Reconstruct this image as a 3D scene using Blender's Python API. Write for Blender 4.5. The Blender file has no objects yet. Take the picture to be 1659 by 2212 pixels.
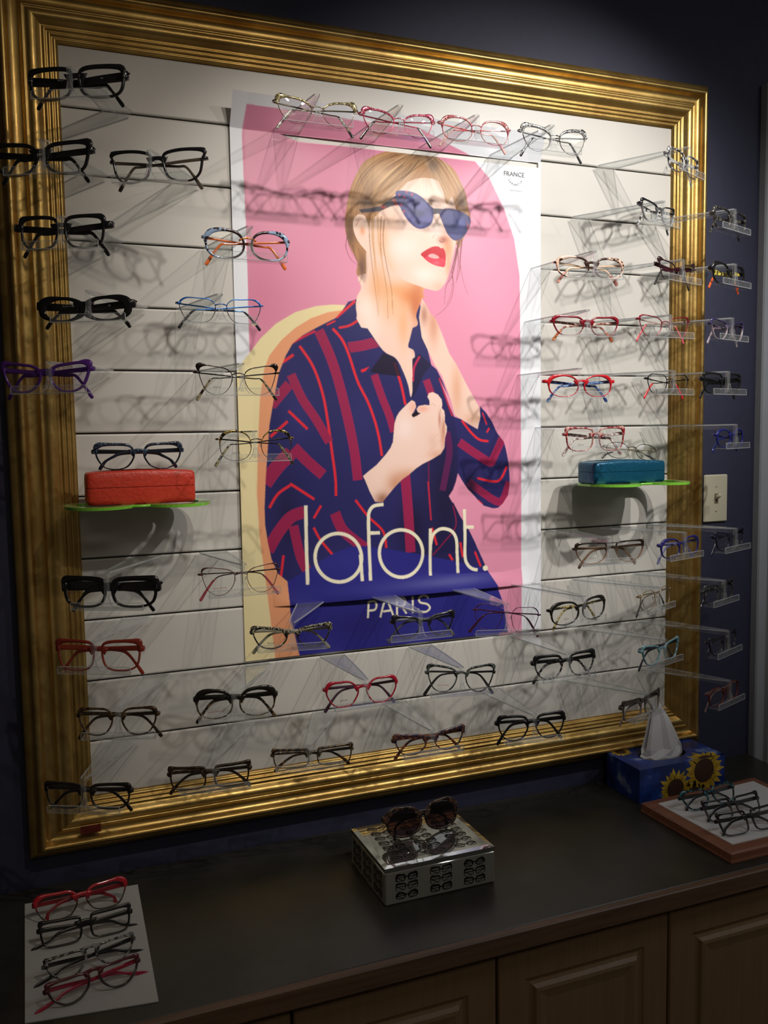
import bpy, math, random
import numpy as np
from mathutils import Vector, Matrix
random.seed(7)
RNG = np.random.default_rng(11)
scene = bpy.context.scene
COL = scene.collection
PI = math.pi
Z0 = 2.42            # height of the panel's top edge above the floor

# ---------------------------------------------------------------- camera
cam_d = bpy.data.cameras.new('camera')
cam_d.sensor_fit = 'VERTICAL'
cam_d.sensor_height = 24.0
cam_d.lens = 24.0 * 1913.0 / 2212.0
cam_d.clip_start = 0.02
cam = bpy.data.objects.new('camera', cam_d)
COL.objects.link(cam)
YAW, PITCH, ROLL = 0.37762, -0.08747, -0.01628
cy, sy, cp, sp = math.cos(YAW), math.sin(YAW), math.cos(PITCH), math.sin(PITCH)
fw = Vector((sy * cp, cy * cp, sp))
r0 = Vector((cy, -sy, 0))
u0 = r0.cross(fw)
rr = math.cos(ROLL) * r0 + math.sin(ROLL) * u0
uu = -math.sin(ROLL) * r0 + math.cos(ROLL) * u0
M = Matrix.Identity(4)
for i in range(3):
    M[i][0] = rr[i]; M[i][1] = uu[i]; M[i][2] = -fw[i]
M[0][3], M[1][3], M[2][3] = 0.0, -1.69708, Z0 - 0.69574
cam.matrix_world = M
scene.camera = cam

# ---------------------------------------------------------------- world, lamps, exposure
world = bpy.data.worlds.new('world')
scene.world = world
world.use_nodes = True
world.node_tree.nodes['Background'].inputs[0].default_value = (0.9, 0.93, 1.0, 1)
world.node_tree.nodes['Background'].inputs[1].default_value = 0.02
scene.view_settings.view_transform = 'Standard'
scene.view_settings.look = 'None'
scene.view_settings.gamma = 1.0
scene.view_settings.exposure = 0.0
scene.view_settings.use_curve_mapping = False
scene.cycles.transparent_max_bounces = 32
scene.cycles.max_bounces = 8
scene.cycles.sample_clamp_indirect = 4.0

def lamp(name, kind, loc, target, energy, color, size=0.05, cone=60, blend=0.5):
    d = bpy.data.lights.new(name, kind)
    d.energy = energy
    d.color = color
    if kind == 'SPOT':
        d.shadow_soft_size = size
        d.spot_size = math.radians(cone)
        d.spot_blend = blend
    elif kind == 'AREA':
        d.shape = 'RECTANGLE'; d.size = size[0]; d.size_y = size[1]
    else:
        d.shadow_soft_size = size
    o = bpy.data.objects.new(name, d)
    COL.objects.link(o)
    o.location = loc
    v = Vector(target) - Vector(loc)
    o.rotation_euler = v.to_track_quat('-Z', 'Y').to_euler()
    return o
# the ceiling spots that wash the display wall
for sx, tx, tz, e, cone, col in ((0.81, 0.24, -0.74, 27, 52, (1.0, 0.90, 0.77)), (0.56, 0.66, -0.62, 42, 44, (1.0, 0.94, 0.86)),
                                 (1.60, 0.96, -0.48, 88, 48, (1.0, 0.965, 0.92)), (1.28, 1.22, -0.50, 60, 48, (1.0, 0.96, 0.90))):
    lamp('ceiling_spot_light', 'SPOT', (sx, -1.40, Z0 + 0.53), (tx, 0, Z0 + tz), e, col, 0.022, cone, 0.85)
# unseen weak fill lights, added to brighten the right side and lift shadows
lamp('ceiling_fill_light', 'AREA', (2.3, -1.6, Z0 + 0.56), (2.3, -1.6, 0), 7.0, (0.93, 0.96, 1.0), (0.9, 0.6))
lamp('ceiling_fill_light', 'AREA', (0.2, -2.8, Z0 + 0.56), (0.2, -2.8, 0), 7.0, (1.0, 0.88, 0.70), (1.2, 0.6))

# ---------------------------------------------------------------- materials
def nodes_of(name):
    m = bpy.data.materials.new(name)
    m.use_nodes = True
    nt = m.node_tree
    return m, nt, nt.nodes, nt.links, nt.nodes['Principled BSDF']
def setp(b, **k):
    for a, v in k.items():
        b.inputs[a.replace('_', ' ')].default_value = v
def c4(c): return (c[0], c[1], c[2], 1.0)
def srgb(r, g, b):
    f = lambda v: (v / 255 / 12.92) if v / 255 <= 0.04045 else ((v / 255 + 0.055) / 1.055) ** 2.4
    return (f(r), f(g), f(b))
CACHE = {}
def ramp(nd, stops, interp='LINEAR'):
    r = nd.new('ShaderNodeValToRGB')
    r.color_ramp.interpolation = interp
    el = r.color_ramp.elements
    while len(el) < len(stops): el.new(0.5)
    for e, (p, c) in zip(el, stops):
        e.position = p; e.color = c4(c)
    return r
def plain(name, col, rough=0.5, metal=0.0, noise=0.0, nscale=20, bump=0.0, spec=0.5, coat=0.0):
    key = (name, col, rough, metal)
    if key in CACHE: return CACHE[key]
    m, nt, nd, lk, b = nodes_of(name)
    setp(b, Base_Color=c4(col), Roughness=rough, Metallic=metal)
    b.inputs['Specular IOR Level'].default_value = spec
    b.inputs['Coat Weight'].default_value = coat
    tc = nd.new('ShaderNodeTexCoord')
    n = nd.new('ShaderNodeTexNoise'); n.inputs['Scale'].default_value = nscale; n.inputs['Detail'].default_value = 5
    lk.new(tc.outputs['Object'], n.inputs['Vector'])
    if noise > 0:
        r = ramp(nd, [(0.3, tuple(x * (1 - noise) for x in col)), (0.7, tuple(min(1, x * (1 + noise)) for x in col))])
        lk.new(n.outputs['Fac'], r.inputs['Fac']); lk.new(r.outputs['Color'], b.inputs['Base Color'])
    if bump > 0:
        bp = nd.new('ShaderNodeBump'); bp.inputs['Strength'].default_value = bump; bp.inputs['Distance'].default_value = 0.002
        lk.new(n.outputs['Fac'], bp.inputs['Height']); lk.new(bp.outputs['Normal'], b.inputs['Normal'])
    CACHE[key] = m
    return m
def clear(name, tint=(0.97, 0.98, 0.98), edge=(0.75, 0.78, 0.78), gloss_rough=0.03, haze=0.0, ior=1.45, gl=1.0):
    """clear plastic or lens: straight see-through with a Fresnel reflection"""
    key = (name, tint, edge)
    if key in CACHE: return CACHE[key]
    m = bpy.data.materials.new(name); m.use_nodes = True
    nt = m.node_tree; nd = nt.nodes; lk = nt.links
    nd.clear()
    out = nd.new('ShaderNodeOutputMaterial')
    tr = nd.new('ShaderNodeBsdfTransparent')
    gs = nd.new('ShaderNodeBsdfGlossy'); gs.inputs['Roughness'].default_value = gloss_rough
    gs.inputs['Color'].default_value = (gl, gl, gl, 1)
    lw = nd.new('ShaderNodeLayerWeight'); lw.inputs['Blend'].default_value = 0.5
    pw = nd.new('ShaderNodeMath'); pw.operation = 'POWER'; pw.inputs[1].default_value = 4.0
    ma = nd.new('ShaderNodeMath'); ma.operation = 'MULTIPLY_ADD'; ma.inputs[1].default_value = 0.6; ma.inputs[2].default_value = (ior - 1) * 0.085
    lk.new(lw.outputs['Facing'], pw.inputs[0]); lk.new(pw.outputs[0], ma.inputs[0])
    mc = nd.new('ShaderNodeMix'); mc.data_type = 'RGBA'
    mc.inputs[6].default_value = c4(tint); mc.inputs[7].default_value = c4(edge)
    lk.new(pw.outputs[0], mc.inputs[0]); lk.new(mc.outputs[2], tr.inputs['Color'])
    mx = nd.new('ShaderNodeMixShader')
    lk.new(ma.outputs[0], mx.inputs[0]); lk.new(tr.outputs[0], mx.inputs[1]); lk.new(gs.outputs[0], mx.inputs[2])
    last = mx
    if haze > 0:
        df = nd.new('ShaderNodeBsdfDiffuse'); df.inputs[0].default_value = (0.9, 0.92, 0.93, 1)
        m2 = nd.new('ShaderNodeMixShader'); m2.inputs[0].default_value = haze
        lk.new(mx.outputs[0], m2.inputs[1]); lk.new(df.outputs[0], m2.inputs[2]); last = m2
    lk.new(last.outputs[0], out.inputs[0])
    CACHE[key] = m
    return m
M_ACR = clear('clear_acrylic', (0.985, 0.99, 0.99), (0.84, 0.87, 0.88), haze=0.03)
M_ACRE = clear('acrylic_edge', (0.50, 0.54, 0.55), (0.42, 0.46, 0.47), haze=0.32)  # dark tint and pale haze put the edges' shade and shine into the colour
M_ACRP = clear('acrylic_post', (0.99, 0.995, 0.995), (0.80, 0.84, 0.85), haze=0.045)
M_LENS = clear('demo_lens', (0.975, 0.98, 0.975), (0.93, 0.94, 0.93), 0.01, ior=1.5)
M_PAD = clear('silicone_pad', (0.85, 0.85, 0.82), (0.5, 0.5, 0.48), 0.15, haze=0.12)

def frame_mat(spec, metal=False):
    kind = spec[0]; c1 = spec[1]; c2 = spec[2] if len(spec) > 2 else c1
    key = ('fr',) + tuple(spec) + (metal,)
    if key in CACHE: return CACHE[key]
    m, nt, nd, lk, b = nodes_of('frame_' + kind)
    setp(b, Base_Color=c4(c1), Roughness=0.16, Metallic=0.55 if metal else 0.0)
    b.inputs['Coat Weight'].default_value = 0.4
    b.inputs['Coat Roughness'].default_value = 0.08
    tc = nd.new('ShaderNodeTexCoord')
    sp_ = nd.new('ShaderNodeSeparateXYZ'); lk.new(tc.outputs['Object'], sp_.inputs[0])
    def noise(scale, detail=3):
        n = nd.new('ShaderNodeTexNoise'); n.inputs['Scale'].default_value = scale; n.inputs['Detail'].default_value = detail
        lk.new(tc.outputs['Object'], n.inputs['Vector']); return n
    def mixc(fac, a, bb):
        x = nd.new('ShaderNodeMix'); x.data_type = 'RGBA'
        lk.new(fac, x.inputs[0])
        for s, v in ((6, a), (7, bb)):
            if isinstance(v, tuple): x.inputs[s].default_value = c4(v)
            else: lk.new(v, x.inputs[s])
        return x.outputs[2]
    def zfac(a, bb, src=2):
        mr = nd.new('ShaderNodeMapRange'); mr.inputs[1].default_value = a; mr.inputs[2].default_value = bb
        lk.new(sp_.outputs[src], mr.inputs[0]); return mr.outputs[0]
    if kind == 'tort':
        r = ramp(nd, [(0.45, c1), (0.62, c2)]); lk.new(noise(160, 2).outputs['Fac'], r.inputs['Fac'])
        lk.new(r.outputs[0], b.inputs['Base Color'])
    elif kind == 'tort2':
        r = ramp(nd, [(0.48, c1), (0.56, c2)]); lk.new(noise(220, 1).outputs['Fac'], r.inputs['Fac'])
        lk.new(mixc(zfac(0.020, 0.034), r.outputs[0], c1), b.inputs['Base Color'])
    elif kind == 'grad':
        lk.new(mixc(zfac(0.019, 0.034), c2, c1), b.inputs['Base Color'])
    elif kind == 'grad2':
        r = ramp(nd, [(0.47, c2), (0.53, c1)]); lk.new(noise(260, 1).outputs['Fac'], r.inputs['Fac'])
        lk.new(mixc(zfac(0.026, 0.032), c2, r.outputs[0]), b.inputs['Base Color'])
    elif kind == 'spotrim':
        v = nd.new('ShaderNodeTexVoronoi'); v.inputs['Scale'].default_value = 150
        lk.new(tc.outputs['Object'], v.inputs['Vector'])
        r = ramp(nd, [(0.42, c2), (0.47, c1)]); lk.new(v.outputs['Distance'], r.inputs['Fac'])
        ab = nd.new('ShaderNodeMath'); ab.operation = 'ABSOLUTE'; lk.new(sp_.outputs[0], ab.inputs[0])
        mr = nd.new('ShaderNodeMapRange'); mr.inputs[1].default_value = 0.034; mr.inputs[2].default_value = 0.040
        lk.new(ab.outputs[0], mr.inputs[0])
        lk.new(mixc(mr.outputs[0], c2, r.outputs[0]), b.inputs['Base Color'])
    elif kind == 'glit':
        v = nd.new('ShaderNodeTexVoronoi'); v.inputs['Scale'].default_value = 520
        lk.new(tc.outputs['Object'], v.inputs['Vector'])
        r = ramp(nd, [(0.55, c1), (0.70, c2)]); lk.new(v.outputs['Color'], r.inputs['Fac'])
        lk.new(mixc(zfac(0.024, 0.030), c1, r.outputs[0]), b.inputs['Base Color'])
    elif kind == 'crys':
        # see-through coloured acetate
        tr = nd.new('ShaderNodeBsdfTransparent'); tr.inputs[0].default_value = c4(tuple(x ** 0.55 for x in c1))
        mx = nd.new('ShaderNodeMixShader'); mx.inputs[0].default_value = 0.55
        lk.new(tr.outputs[0], mx.inputs[1]); lk.new(b.outputs[0], mx.inputs[2])
        b.inputs['Base Color'].default_value = c4(tuple(x * 1.3 for x in c1))
        lk.new(mx.outputs[0], nd['Material Output'].inputs[0])
    else:
        r = ramp(nd, [(0.3, tuple(x * 0.9 for x in c1)), (0.7, tuple(min(1, x * 1.1) for x in c1))])
        lk.new(noise(60).outputs['Fac'], r.inputs['Fac']); lk.new(r.outputs[0], b.inputs['Base Color'])
    CACHE[key] = m
    return m

# ---------------------------------------------------------------- mesh building helpers
class MB:
    def __init__(self): self.v = []; self.f = []; self.m = []; self.s = []
    def add(self, vs, fs, mat=0, smooth=True):
        o = len(self.v); self.v += [tuple(v) for v in vs]
        for f in fs:
            self.f.append(tuple(i + o for i in f)); self.m.append(mat); self.s.append(smooth)
    def box(self, x0, x1, y0, y1, z0, z1, mat=0, bev=0.0):
        if x1 < x0: x0, x1 = x1, x0
        if y1 < y0: y0, y1 = y1, y0
        if z1 < z0: z0, z1 = z1, z0
        if bev <= 0:
            vs = [(x, y, z) for x in (x0, x1) for y in (y0, y1) for z in (z0, z1)]
            self.add(vs, [(0, 1, 3, 2), (4, 6, 7, 5), (0, 4, 5, 1), (2, 3, 7, 6), (0, 2, 6, 4), (1, 5, 7, 3)], mat, False)
            return
        b = bev; vs = []; idx = {}
        c = ((x0, x1), (y0, y1), (z0, z1))
        for i in range(8):
            s = (i >> 2 & 1, i >> 1 & 1, i & 1)
            for a in range(3):
                p = [c[k][s[k]] + (b if s[k] == 0 else -b) * (k != a) for k in range(3)]
                idx[(s, a)] = len(vs); vs.append(p)
        fs = []
        for a in range(3):
            o1, o2 = [k for k in range(3) if k != a]
            for sa in (0, 1):
                q = []
                for s1, s2 in ((0, 0), (1, 0), (1, 1), (0, 1)):
                    s = [0, 0, 0]; s[a] = sa; s[o1] = s1; s[o2] = s2
                    q.append(idx[(tuple(s), a)])
                fs.append(q)
            for s1 in (0, 1):
                for s2 in (0, 1):
                    A = [0, 0, 0]; A[o1] = s1; A[o2] = s2; B = list(A); B[a] = 1
                    A = tuple(A); B = tuple(B)
                    fs.append([idx[(A, o1)], idx[(B, o1)], idx[(B, o2)], idx[(A, o2)]])
        for i in range(8):
            s = (i >> 2 & 1, i >> 1 & 1, i & 1)
            fs.append([idx[(s, 0)], idx[(s, 1)], idx[(s, 2)]])
        self.add(vs, fs, mat, False)
    def tube(self, pts, rad, n=8, mat=0, cap=True, up=(0, 0, 1), flat=None):
        """sweep an ellipse along pts; rad = radius or list; flat = (a, b) lists giving half sizes along side and up"""
        pts = [Vector(p) for p in pts]; k = len(pts); vs = []
        upv = Vector(up)
        for i, p in enumerate(pts):
            t = (pts[min(i + 1, k - 1)] - pts[max(i - 1, 0)]).normalized()
            s = t.cross(upv)
            if s.length < 1e-5: s = t.cross(Vector((0, 1, 0)))
            s.normalize(); w = s.cross(t).normalized()
            if flat: ra, rb = flat[0][i], flat[1][i]
            else:
                ra = rb = rad[i] if isinstance(rad, (list, tuple)) else rad
            for j in range(n):
                a = 2 * PI * (j + 0.5) / n; ca, sa = math.cos(a), math.sin(a)
                if flat:
                    ca = math.copysign(abs(ca) ** 0.55, ca); sa = math.copysign(abs(sa) ** 0.55, sa)
                vs.append(p + s * ra * ca + w * rb * sa)
        fs = [(i * n + j, i * n + (j + 1) % n, (i + 1) * n + (j + 1) % n, (i + 1) * n + j) for i in range(k - 1) for j in range(n)]
        if cap: fs += [tuple(range(n))[::-1], tuple((k - 1) * n + j for j in range(n))]
        self.add(vs, fs, mat)
    def ball(self, c, r, n=8, m=5, mat=0, sc=(1, 1, 1)):
        vs = [(c[0], c[1], c[2] - r * sc[2])]
        for i in range(1, m):
            a = PI * i / m
            for j in range(n):
                b = 2 * PI * j / n
                vs.append((c[0] + r * sc[0] * math.sin(a) * math.cos(b), c[1] + r * sc[1] * math.sin(a) * math.sin(b), c[2] - r * sc[2] * math.cos(a)))
        vs.append((c[0], c[1], c[2] + r * sc[2]))
        fs = [(0, 1 + (j + 1) % n, 1 + j) for j in range(n)]
        for i in range(m - 2):
            for j in range(n):
                a = 1 + i * n + j; b = 1 + i * n + (j + 1) % n
                fs.append((a, b, b + n, a + n))
        t = len(vs) - 1; o = 1 + (m - 2) * n
        fs += [(t, o + j, o + (j + 1) % n) for j in range(n)]
        self.add(vs, fs, mat)
    def build(self, name, mats, parent=None, loc=None):
        me = bpy.data.meshes.new(name)
        me.from_pydata([tuple(v) for v in self.v], [], self.f)
        if not isinstance(mats, (list, tuple)): mats = [mats]
        for mt in mats: me.materials.append(mt)
        me.polygons.foreach_set('material_index', self.m)
        me.polygons.foreach_set('use_smooth', self.s)
        me.validate(); me.update()
        o = bpy.data.objects.new(name, me); COL.objects.link(o)
        if parent: o.parent = parent
        if loc: o.location = loc
        return o
def tag(o, label, cat, group=None):
    o['label'] = label; o['category'] = cat
    if group: o['group'] = group
    return o
def thing(name, loc, label, cat, group=None, rot=(0, 0, 0)):
    o = bpy.data.objects.new(name, None); COL.objects.link(o)
    o.empty_display_size = 0.02
    o.location = loc; o.rotation_euler = rot
    return tag(o, label, cat, group)
def struct(o): o['kind'] = 'structure'; return o
def catmull(pts, n, closed=True):
    P = np.array(pts, float); k = len(P); out = []
    seg = k if closed else k - 1
    for i in range(seg):
        if closed: a, b, c, d = P[(i - 1) % k], P[i], P[(i + 1) % k], P[(i + 2) % k]
        else: a, b, c, d = P[max(i - 1, 0)], P[i], P[i + 1], P[min(i + 2, k - 1)]
        for j in range(n):
            t = j / n
            out.append(0.5 * (2 * b + (c - a) * t + (2 * a - 5 * b + 4 * c - d) * t * t + (3 * b - a - 3 * c + d) * t ** 3))
    if not closed: out.append(P[-1])
    return np.array(out)
def text_part(txt, size, loc, mat, parent, name='printed_text', rot=(PI / 2, 0, 0), extr=0.0, align='CENTER', spacing=1.0):
    cu = bpy.data.curves.new(name, 'FONT'); cu.body = txt; cu.size = size; cu.extrude = extr
    cu.align_x = align; cu.align_y = 'CENTER'; cu.space_character = spacing
    cu.resolution_u = 2
    tmp = bpy.data.objects.new(name, cu); COL.objects.link(tmp)
    bpy.context.view_layer.update()
    me = bpy.data.meshes.new_from_object(tmp.evaluated_get(bpy.context.evaluated_depsgraph_get()))
    bpy.data.objects.remove(tmp)
    o = bpy.data.objects.new(name, me); COL.objects.link(o)
    me.materials.clear(); me.materials.append(mat)
    o.parent = parent; o.location = loc; o.rotation_euler = rot
    return o

# ================================================================ THE ROOM
M_NAVY = plain('navy_wall_paint', (0.026, 0.027, 0.060), 0.65, noise=0.06, nscale=60, bump=0.15)
M_WALL = plain('pale_wall_paint', (0.45, 0.44, 0.42), 0.7, noise=0.04)
M_CEIL = plain('white_ceiling_paint', (0.6, 0.6, 0.58), 0.8, noise=0.03)
M_FLOOR = plain('grey_brown_carpet', (0.10, 0.085, 0.07), 0.9, noise=0.2, nscale=200)
M_TRIM = plain('grey_white_door_casing_paint', (0.34, 0.36, 0.40), 0.45, noise=0.04)
XL, XR, YB, H = -2.2, 3.2, -4.2, Z0 + 0.60
def slab(name, x0, x1, y0, y1, z0, z1, mat):
    b = MB(); b.box(x0, x1, y0, y1, z0, z1); return struct(b.build(name, mat))
slab('wall_back', XL, XR, 0.006, 0.12, 0, H, M_NAVY)
slab('wall_left', XL - 0.1, XL, YB, 0.12, 0, H, M_WALL)
slab('wall_right', XR, XR + 0.1, YB, 0.12, 0, H, M_WALL)
slab('wall_front', XL - 0.1, XR + 0.1, YB - 0.1, YB, 0, H, M_WALL)
slab('floor', XL - 0.1, XR + 0.1, YB - 0.1, 0.12, -0.1, 0, M_FLOOR)
slab('ceiling', XL - 0.1, XR + 0.1, YB - 0.1, 0.12, H, H + 0.1, M_CEIL)
# stepped door casing at the right end of the wall
b = MB()
prof = [(1.664, 0.006), (1.664, -0.012), (1.667, -0.016), (1.680, -0.018), (1.688, -0.020), (1.692, -0.030), (1.700, -0.034), (1.716, -0.034), (1.722, -0.026), (1.740, -0.024), (1.752, -0.020), (1.754, 0.006)]
n = len(prof)
vs = [(x, y, z) for z in (0.0, Z0 + 0.12) for x, y in prof]
b.add(vs, [(i, i + 1, n + i + 1, n + i) for i in range(n - 1)] + [tuple(range(n))[::-1], tuple(range(n, 2 * n))], 0, False)
struct(b.build('trim_1', M_TRIM))

# ================================================================ SLATWALL PANEL
PX0, PX1, PZ1, PZ0 = 0.0770, 1.3945, -0.0105, -1.3615
S = 0.1143
b = MB()
M_SLAT = plain('warm_white_slatwall_laminate', (0.60, 0.575, 0.53), 0.42, noise=0.025, nscale=8, bump=0.06)
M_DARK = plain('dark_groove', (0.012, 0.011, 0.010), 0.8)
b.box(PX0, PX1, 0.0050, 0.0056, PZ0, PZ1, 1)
zs = [PZ1] + [-k * S for k in range(1, 12)] + [PZ0]
for i in range(len(zs) - 1):
    top, bot = zs[i], zs[i + 1]
    t = top - (0.0014 if i else 0); bt = bot + (0.0014 if i < len(zs) - 2 else 0)
    # rounded lips above and below every groove
    pr = [(0.0050, bt), (0.0022, bt), (0.0006, bt + 0.0012), (0.0, bt + 0.003), (0.0, t - 0.003), (0.0006, t - 0.0012), (0.0022, t), (0.0050, t)]
    vs = [(x, y, z) for x in (PX0, PX1) for y, z in pr]; k = len(pr)
    b.add(vs, [(j, j + 1, k + j + 1, k + j) for j in range(k - 1)], 0, False)
o = b.build('slatwall_panel', [M_SLAT, M_DARK], loc=(0, 0, Z0))
tag(o, 'off-white grooved slatwall panel inside the gold frame', 'wall panel')

# ================================================================ GOLD FRAME
def gold():
    m, nt, nd, lk, b = nodes_of('antique_gold_leaf')
    setp(b, Metallic=0.88, Roughness=0.30)
    tc = nd.new('ShaderNodeTexCoord'); mp = nd.new('ShaderNodeMapping')
    n = nd.new('ShaderNodeTexNoise'); n.inputs['Scale'].default_value = 14; n.inputs['Detail'].default_value = 6
    lk.new(tc.outputs['Object'], n.inputs['Vector'])
    r = ramp(nd, [(0.30, (0.46, 0.28, 0.085)), (0.55, (0.62, 0.41, 0.13)), (0.8, (0.72, 0.51, 0.19))])
    lk.new(n.outputs['Fac'], r.inputs['Fac']); lk.new(r.outputs[0], b.inputs['Base Color'])
    n2 = nd.new('ShaderNodeTexNoise'); n2.inputs['Scale'].default_value = 90; n2.inputs['Detail'].default_value = 4
    lk.new(tc.outputs['Object'], n2.inputs['Vector'])
    mr = nd.new('ShaderNodeMapRange'); mr.inputs[3].default_value = 0.28; mr.inputs[4].default_value = 0.46
    lk.new(n2.outputs['Fac'], mr.inputs[0]); lk.new(mr.outputs[0], b.inputs['Roughness'])
    bp = nd.new('ShaderNodeBump'); bp.inputs['Strength'].default_value = 0.25; bp.inputs['Distance'].default_value = 0.001
    lk.new(n2.outputs['Fac'], bp.inputs['Height']); lk.new(bp.outputs['Normal'], b.inputs['Normal'])
    return m
M_GOLD = gold()
FI = (0.0765, 1.395, -0.010, -1.362)      # inner left, right, top, bottom
FW = (0.113, 0.095, 0.100, 0.095)         # widths left, right, top, bottom
# moulding profile: u = 0 outer .. 1 inner, h = height off the wall (relative to the panel)
ctl = [(0, -0.006), (0, 0.010), (0.03, 0.014), (0.10, 0.016), (0.14, 0.019), (0.155, 0.024), (0.17, 0.028), (0.20, 0.0305), (0.235, 0.030), (0.265, 0.026), (0.28, 0.020),
       (0.31, 0.016), (0.37, 0.0145), (0.44, 0.015), (0.47, 0.017), (0.475, 0.0205), (0.50, 0.0215), (0.515, 0.020), (0.53, 0.0195),
       (0.57, 0.0225), (0.61, 0.0235), (0.655, 0.0225), (0.70, 0.0175), (0.74, 0.0125), (0.775, 0.0105), (0.78, 0.0125), (0.80, 0.0135), (0.82, 0.0125), (0.83, 0.010), (0.85, 0.0095),
       (0.865, 0.0110), (0.885, 0.0112), (0.90, 0.0095), (0.905, 0.007), (0.925, 0.0066), (0.94, 0.0078), (0.96, 0.0076), (0.975, 0.006), (0.98, 0.004), (1.0, 0.0035), (1.0, -0.006)]
pr = []
for i in range(len(ctl) - 1):
    (a, ha), (c, hc) = ctl[i], ctl[i + 1]
    pr += [(a, ha)]
pr.append(ctl[-1])
b = MB()
rings = []
for u, h in pr:
    k = 1 - u
    x0, x1, z1, z0 = FI[0] - FW[0] * k, FI[1] + FW[1] * k, FI[2] + FW[2] * k, FI[3] - FW[3] * k
    rings.append([(x0, -h, z1), (x1, -h, z1), (x1, -h, z0), (x0, -h, z0)])
for side in range(4):
    vs = []
    for rg in rings: vs += [rg[side], rg[(side + 1) % 4]]
    b.add(vs, [(2 * i, 2 * i + 1, 2 * i + 3, 2 * i + 2) for i in range(len(rings) - 1)], 0, True)
o = b.build('picture_frame', M_GOLD, loc=(0, 0, Z0))
tag(o, 'wide ornate gold picture frame around the slatwall on the navy wall', 'picture frame')
# small dark red sticker on the lower left of the frame
b = MB(); b.box(0.052, 0.088, -0.0255, -0.0250, -1.421, -1.406)
tag(b.build('sticker', plain('red_sticker', (0.16, 0.02, 0.008), 0.5), loc=(0, 0, Z0)), 'small dark red sticker on the lower left bar of the gold frame', 'sticker')

# ================================================================ LIGHT SWITCH
t = thing('light_switch', (1.542, 0.006, Z0 - 0.864), 'ivory single toggle light switch on the navy wall', 'light switch')
M_IV = plain('ivory_plastic', (0.52, 0.49, 0.37), 0.35)
b = MB(); b.box(-0.036, 0.036, -0.0065, 0, -0.058, 0.058, 0, 0.003)
b.build('wall_plate', M_IV, t)
b = MB(); b.box(-0.0055, 0.0055, -0.0072, -0.004, -0.012, 0.012); b.build('toggle_slot', plain('dark_ivory', (0.14, 0.12, 0.07), 0.6), t)
b = MB(); b.tube([(0, -0.005, 0.001), (0.0, -0.012, 0.005), (0.0, -0.021, 0.0095)], 0, 8, flat=([0.0045, 0.0042, 0.0036], [0.0055, 0.0045, 0.0035]))
b.build('toggle', M_IV, t)
for z in (0.030, -0.030):
    b = MB(); b.ball((0, -0.0066, z), 0.0032, 10, 6, sc=(1, 0.4, 1)); b.build('screw', plain('painted_screw', (0.42, 0.40, 0.32), 0.35), t)

# ================================================================ COUNTER AND CABINETS
ZC = Z0 - 1.520
def countertop_mat():
    m, nt, nd, lk, b = nodes_of('dark_slate_laminate')
    setp(b, Roughness=0.34)
    tc = nd.new('ShaderNodeTexCoord')
    n = nd.new('ShaderNodeTexNoise'); n.inputs['Scale'].default_value = 9; n.inputs['Detail'].default_value = 9; n.inputs['Roughness'].default_value = 0.65
    lk.new(tc.outputs['Object'], n.inputs['Vector'])
    r = ramp(nd, [(0.35, (0.022, 0.022, 0.018)), (0.7, (0.044, 0.041, 0.034))])
    lk.new(n.outputs['Fac'], r.inputs['Fac']); lk.new(r.outputs[0], b.inputs['Base Color'])
    return m
def wood_mat(name, c1, c2, rough=0.45, axis='X'):
    m, nt, nd, lk, b = nodes_of(name)
    setp(b, Roughness=rough)
    tc = nd.new('ShaderNodeTexCoord'); mp = nd.new('ShaderNodeMapping')
    mp.inputs['Scale'].default_value = (2, 40, 40) if axis == 'X' else (40, 40, 2)
    n = nd.new('ShaderNodeTexNoise'); n.inputs['Scale'].default_value = 3; n.inputs['Detail'].default_value = 6
    lk.new(tc.outputs['Object'], mp.inputs[0]); lk.new(mp.outputs[0], n.inputs['Vector'])
    r = ramp(nd, [(0.3, c1), (0.7, c2)])
    lk.new(n.outputs['Fac'], r.inputs['Fac']); lk.new(r.outputs[0], b.inputs['Base Color'])
    return m
CX0, CX1 = -0.76, 1.655
t = thing('countertop', (0, 0, ZC), 'dark grey laminate countertop with brown wooden front edge', 'countertop')
b = MB(); b.box(CX0, CX1, -0.458, 0.004, -0.030, 0.0, 0, 0.001); b.build('top_surface', countertop_mat(), t)
b = MB(); b.box(CX0, CX1, -0.474, -0.458, -0.034, 0.0, 0, 0.002); b.build('edge_strip', wood_mat('walnut_edge', (0.10, 0.055, 0.030), (0.17, 0.10, 0.058)), t)
M_CAB = wood_mat('tan_cabinet_wood', (0.21, 0.130, 0.066), (0.25, 0.155, 0.08), 0.5, 'Z')
M_CABD = plain('dark_cabinet_inside', (0.035, 0.022, 0.014), 0.7)
DW = 0.357
xs = [0.332 + DW * k for k in (-3, -1, 1, 3)]
names = ['leftmost', 'left', 'middle', 'right']
lab = ['tan wooden base cabinet below the left paper and its glasses', 'tan wooden base cabinet with two raised panel doors below the mirror glass box', 'tan wooden base cabinet at the right end under the wooden board']
cabs = [(0.332 - 3 * DW, 0.332 - DW), (0.332 - DW, 0.332 + DW), (0.332 + DW, 1.62)]
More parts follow.
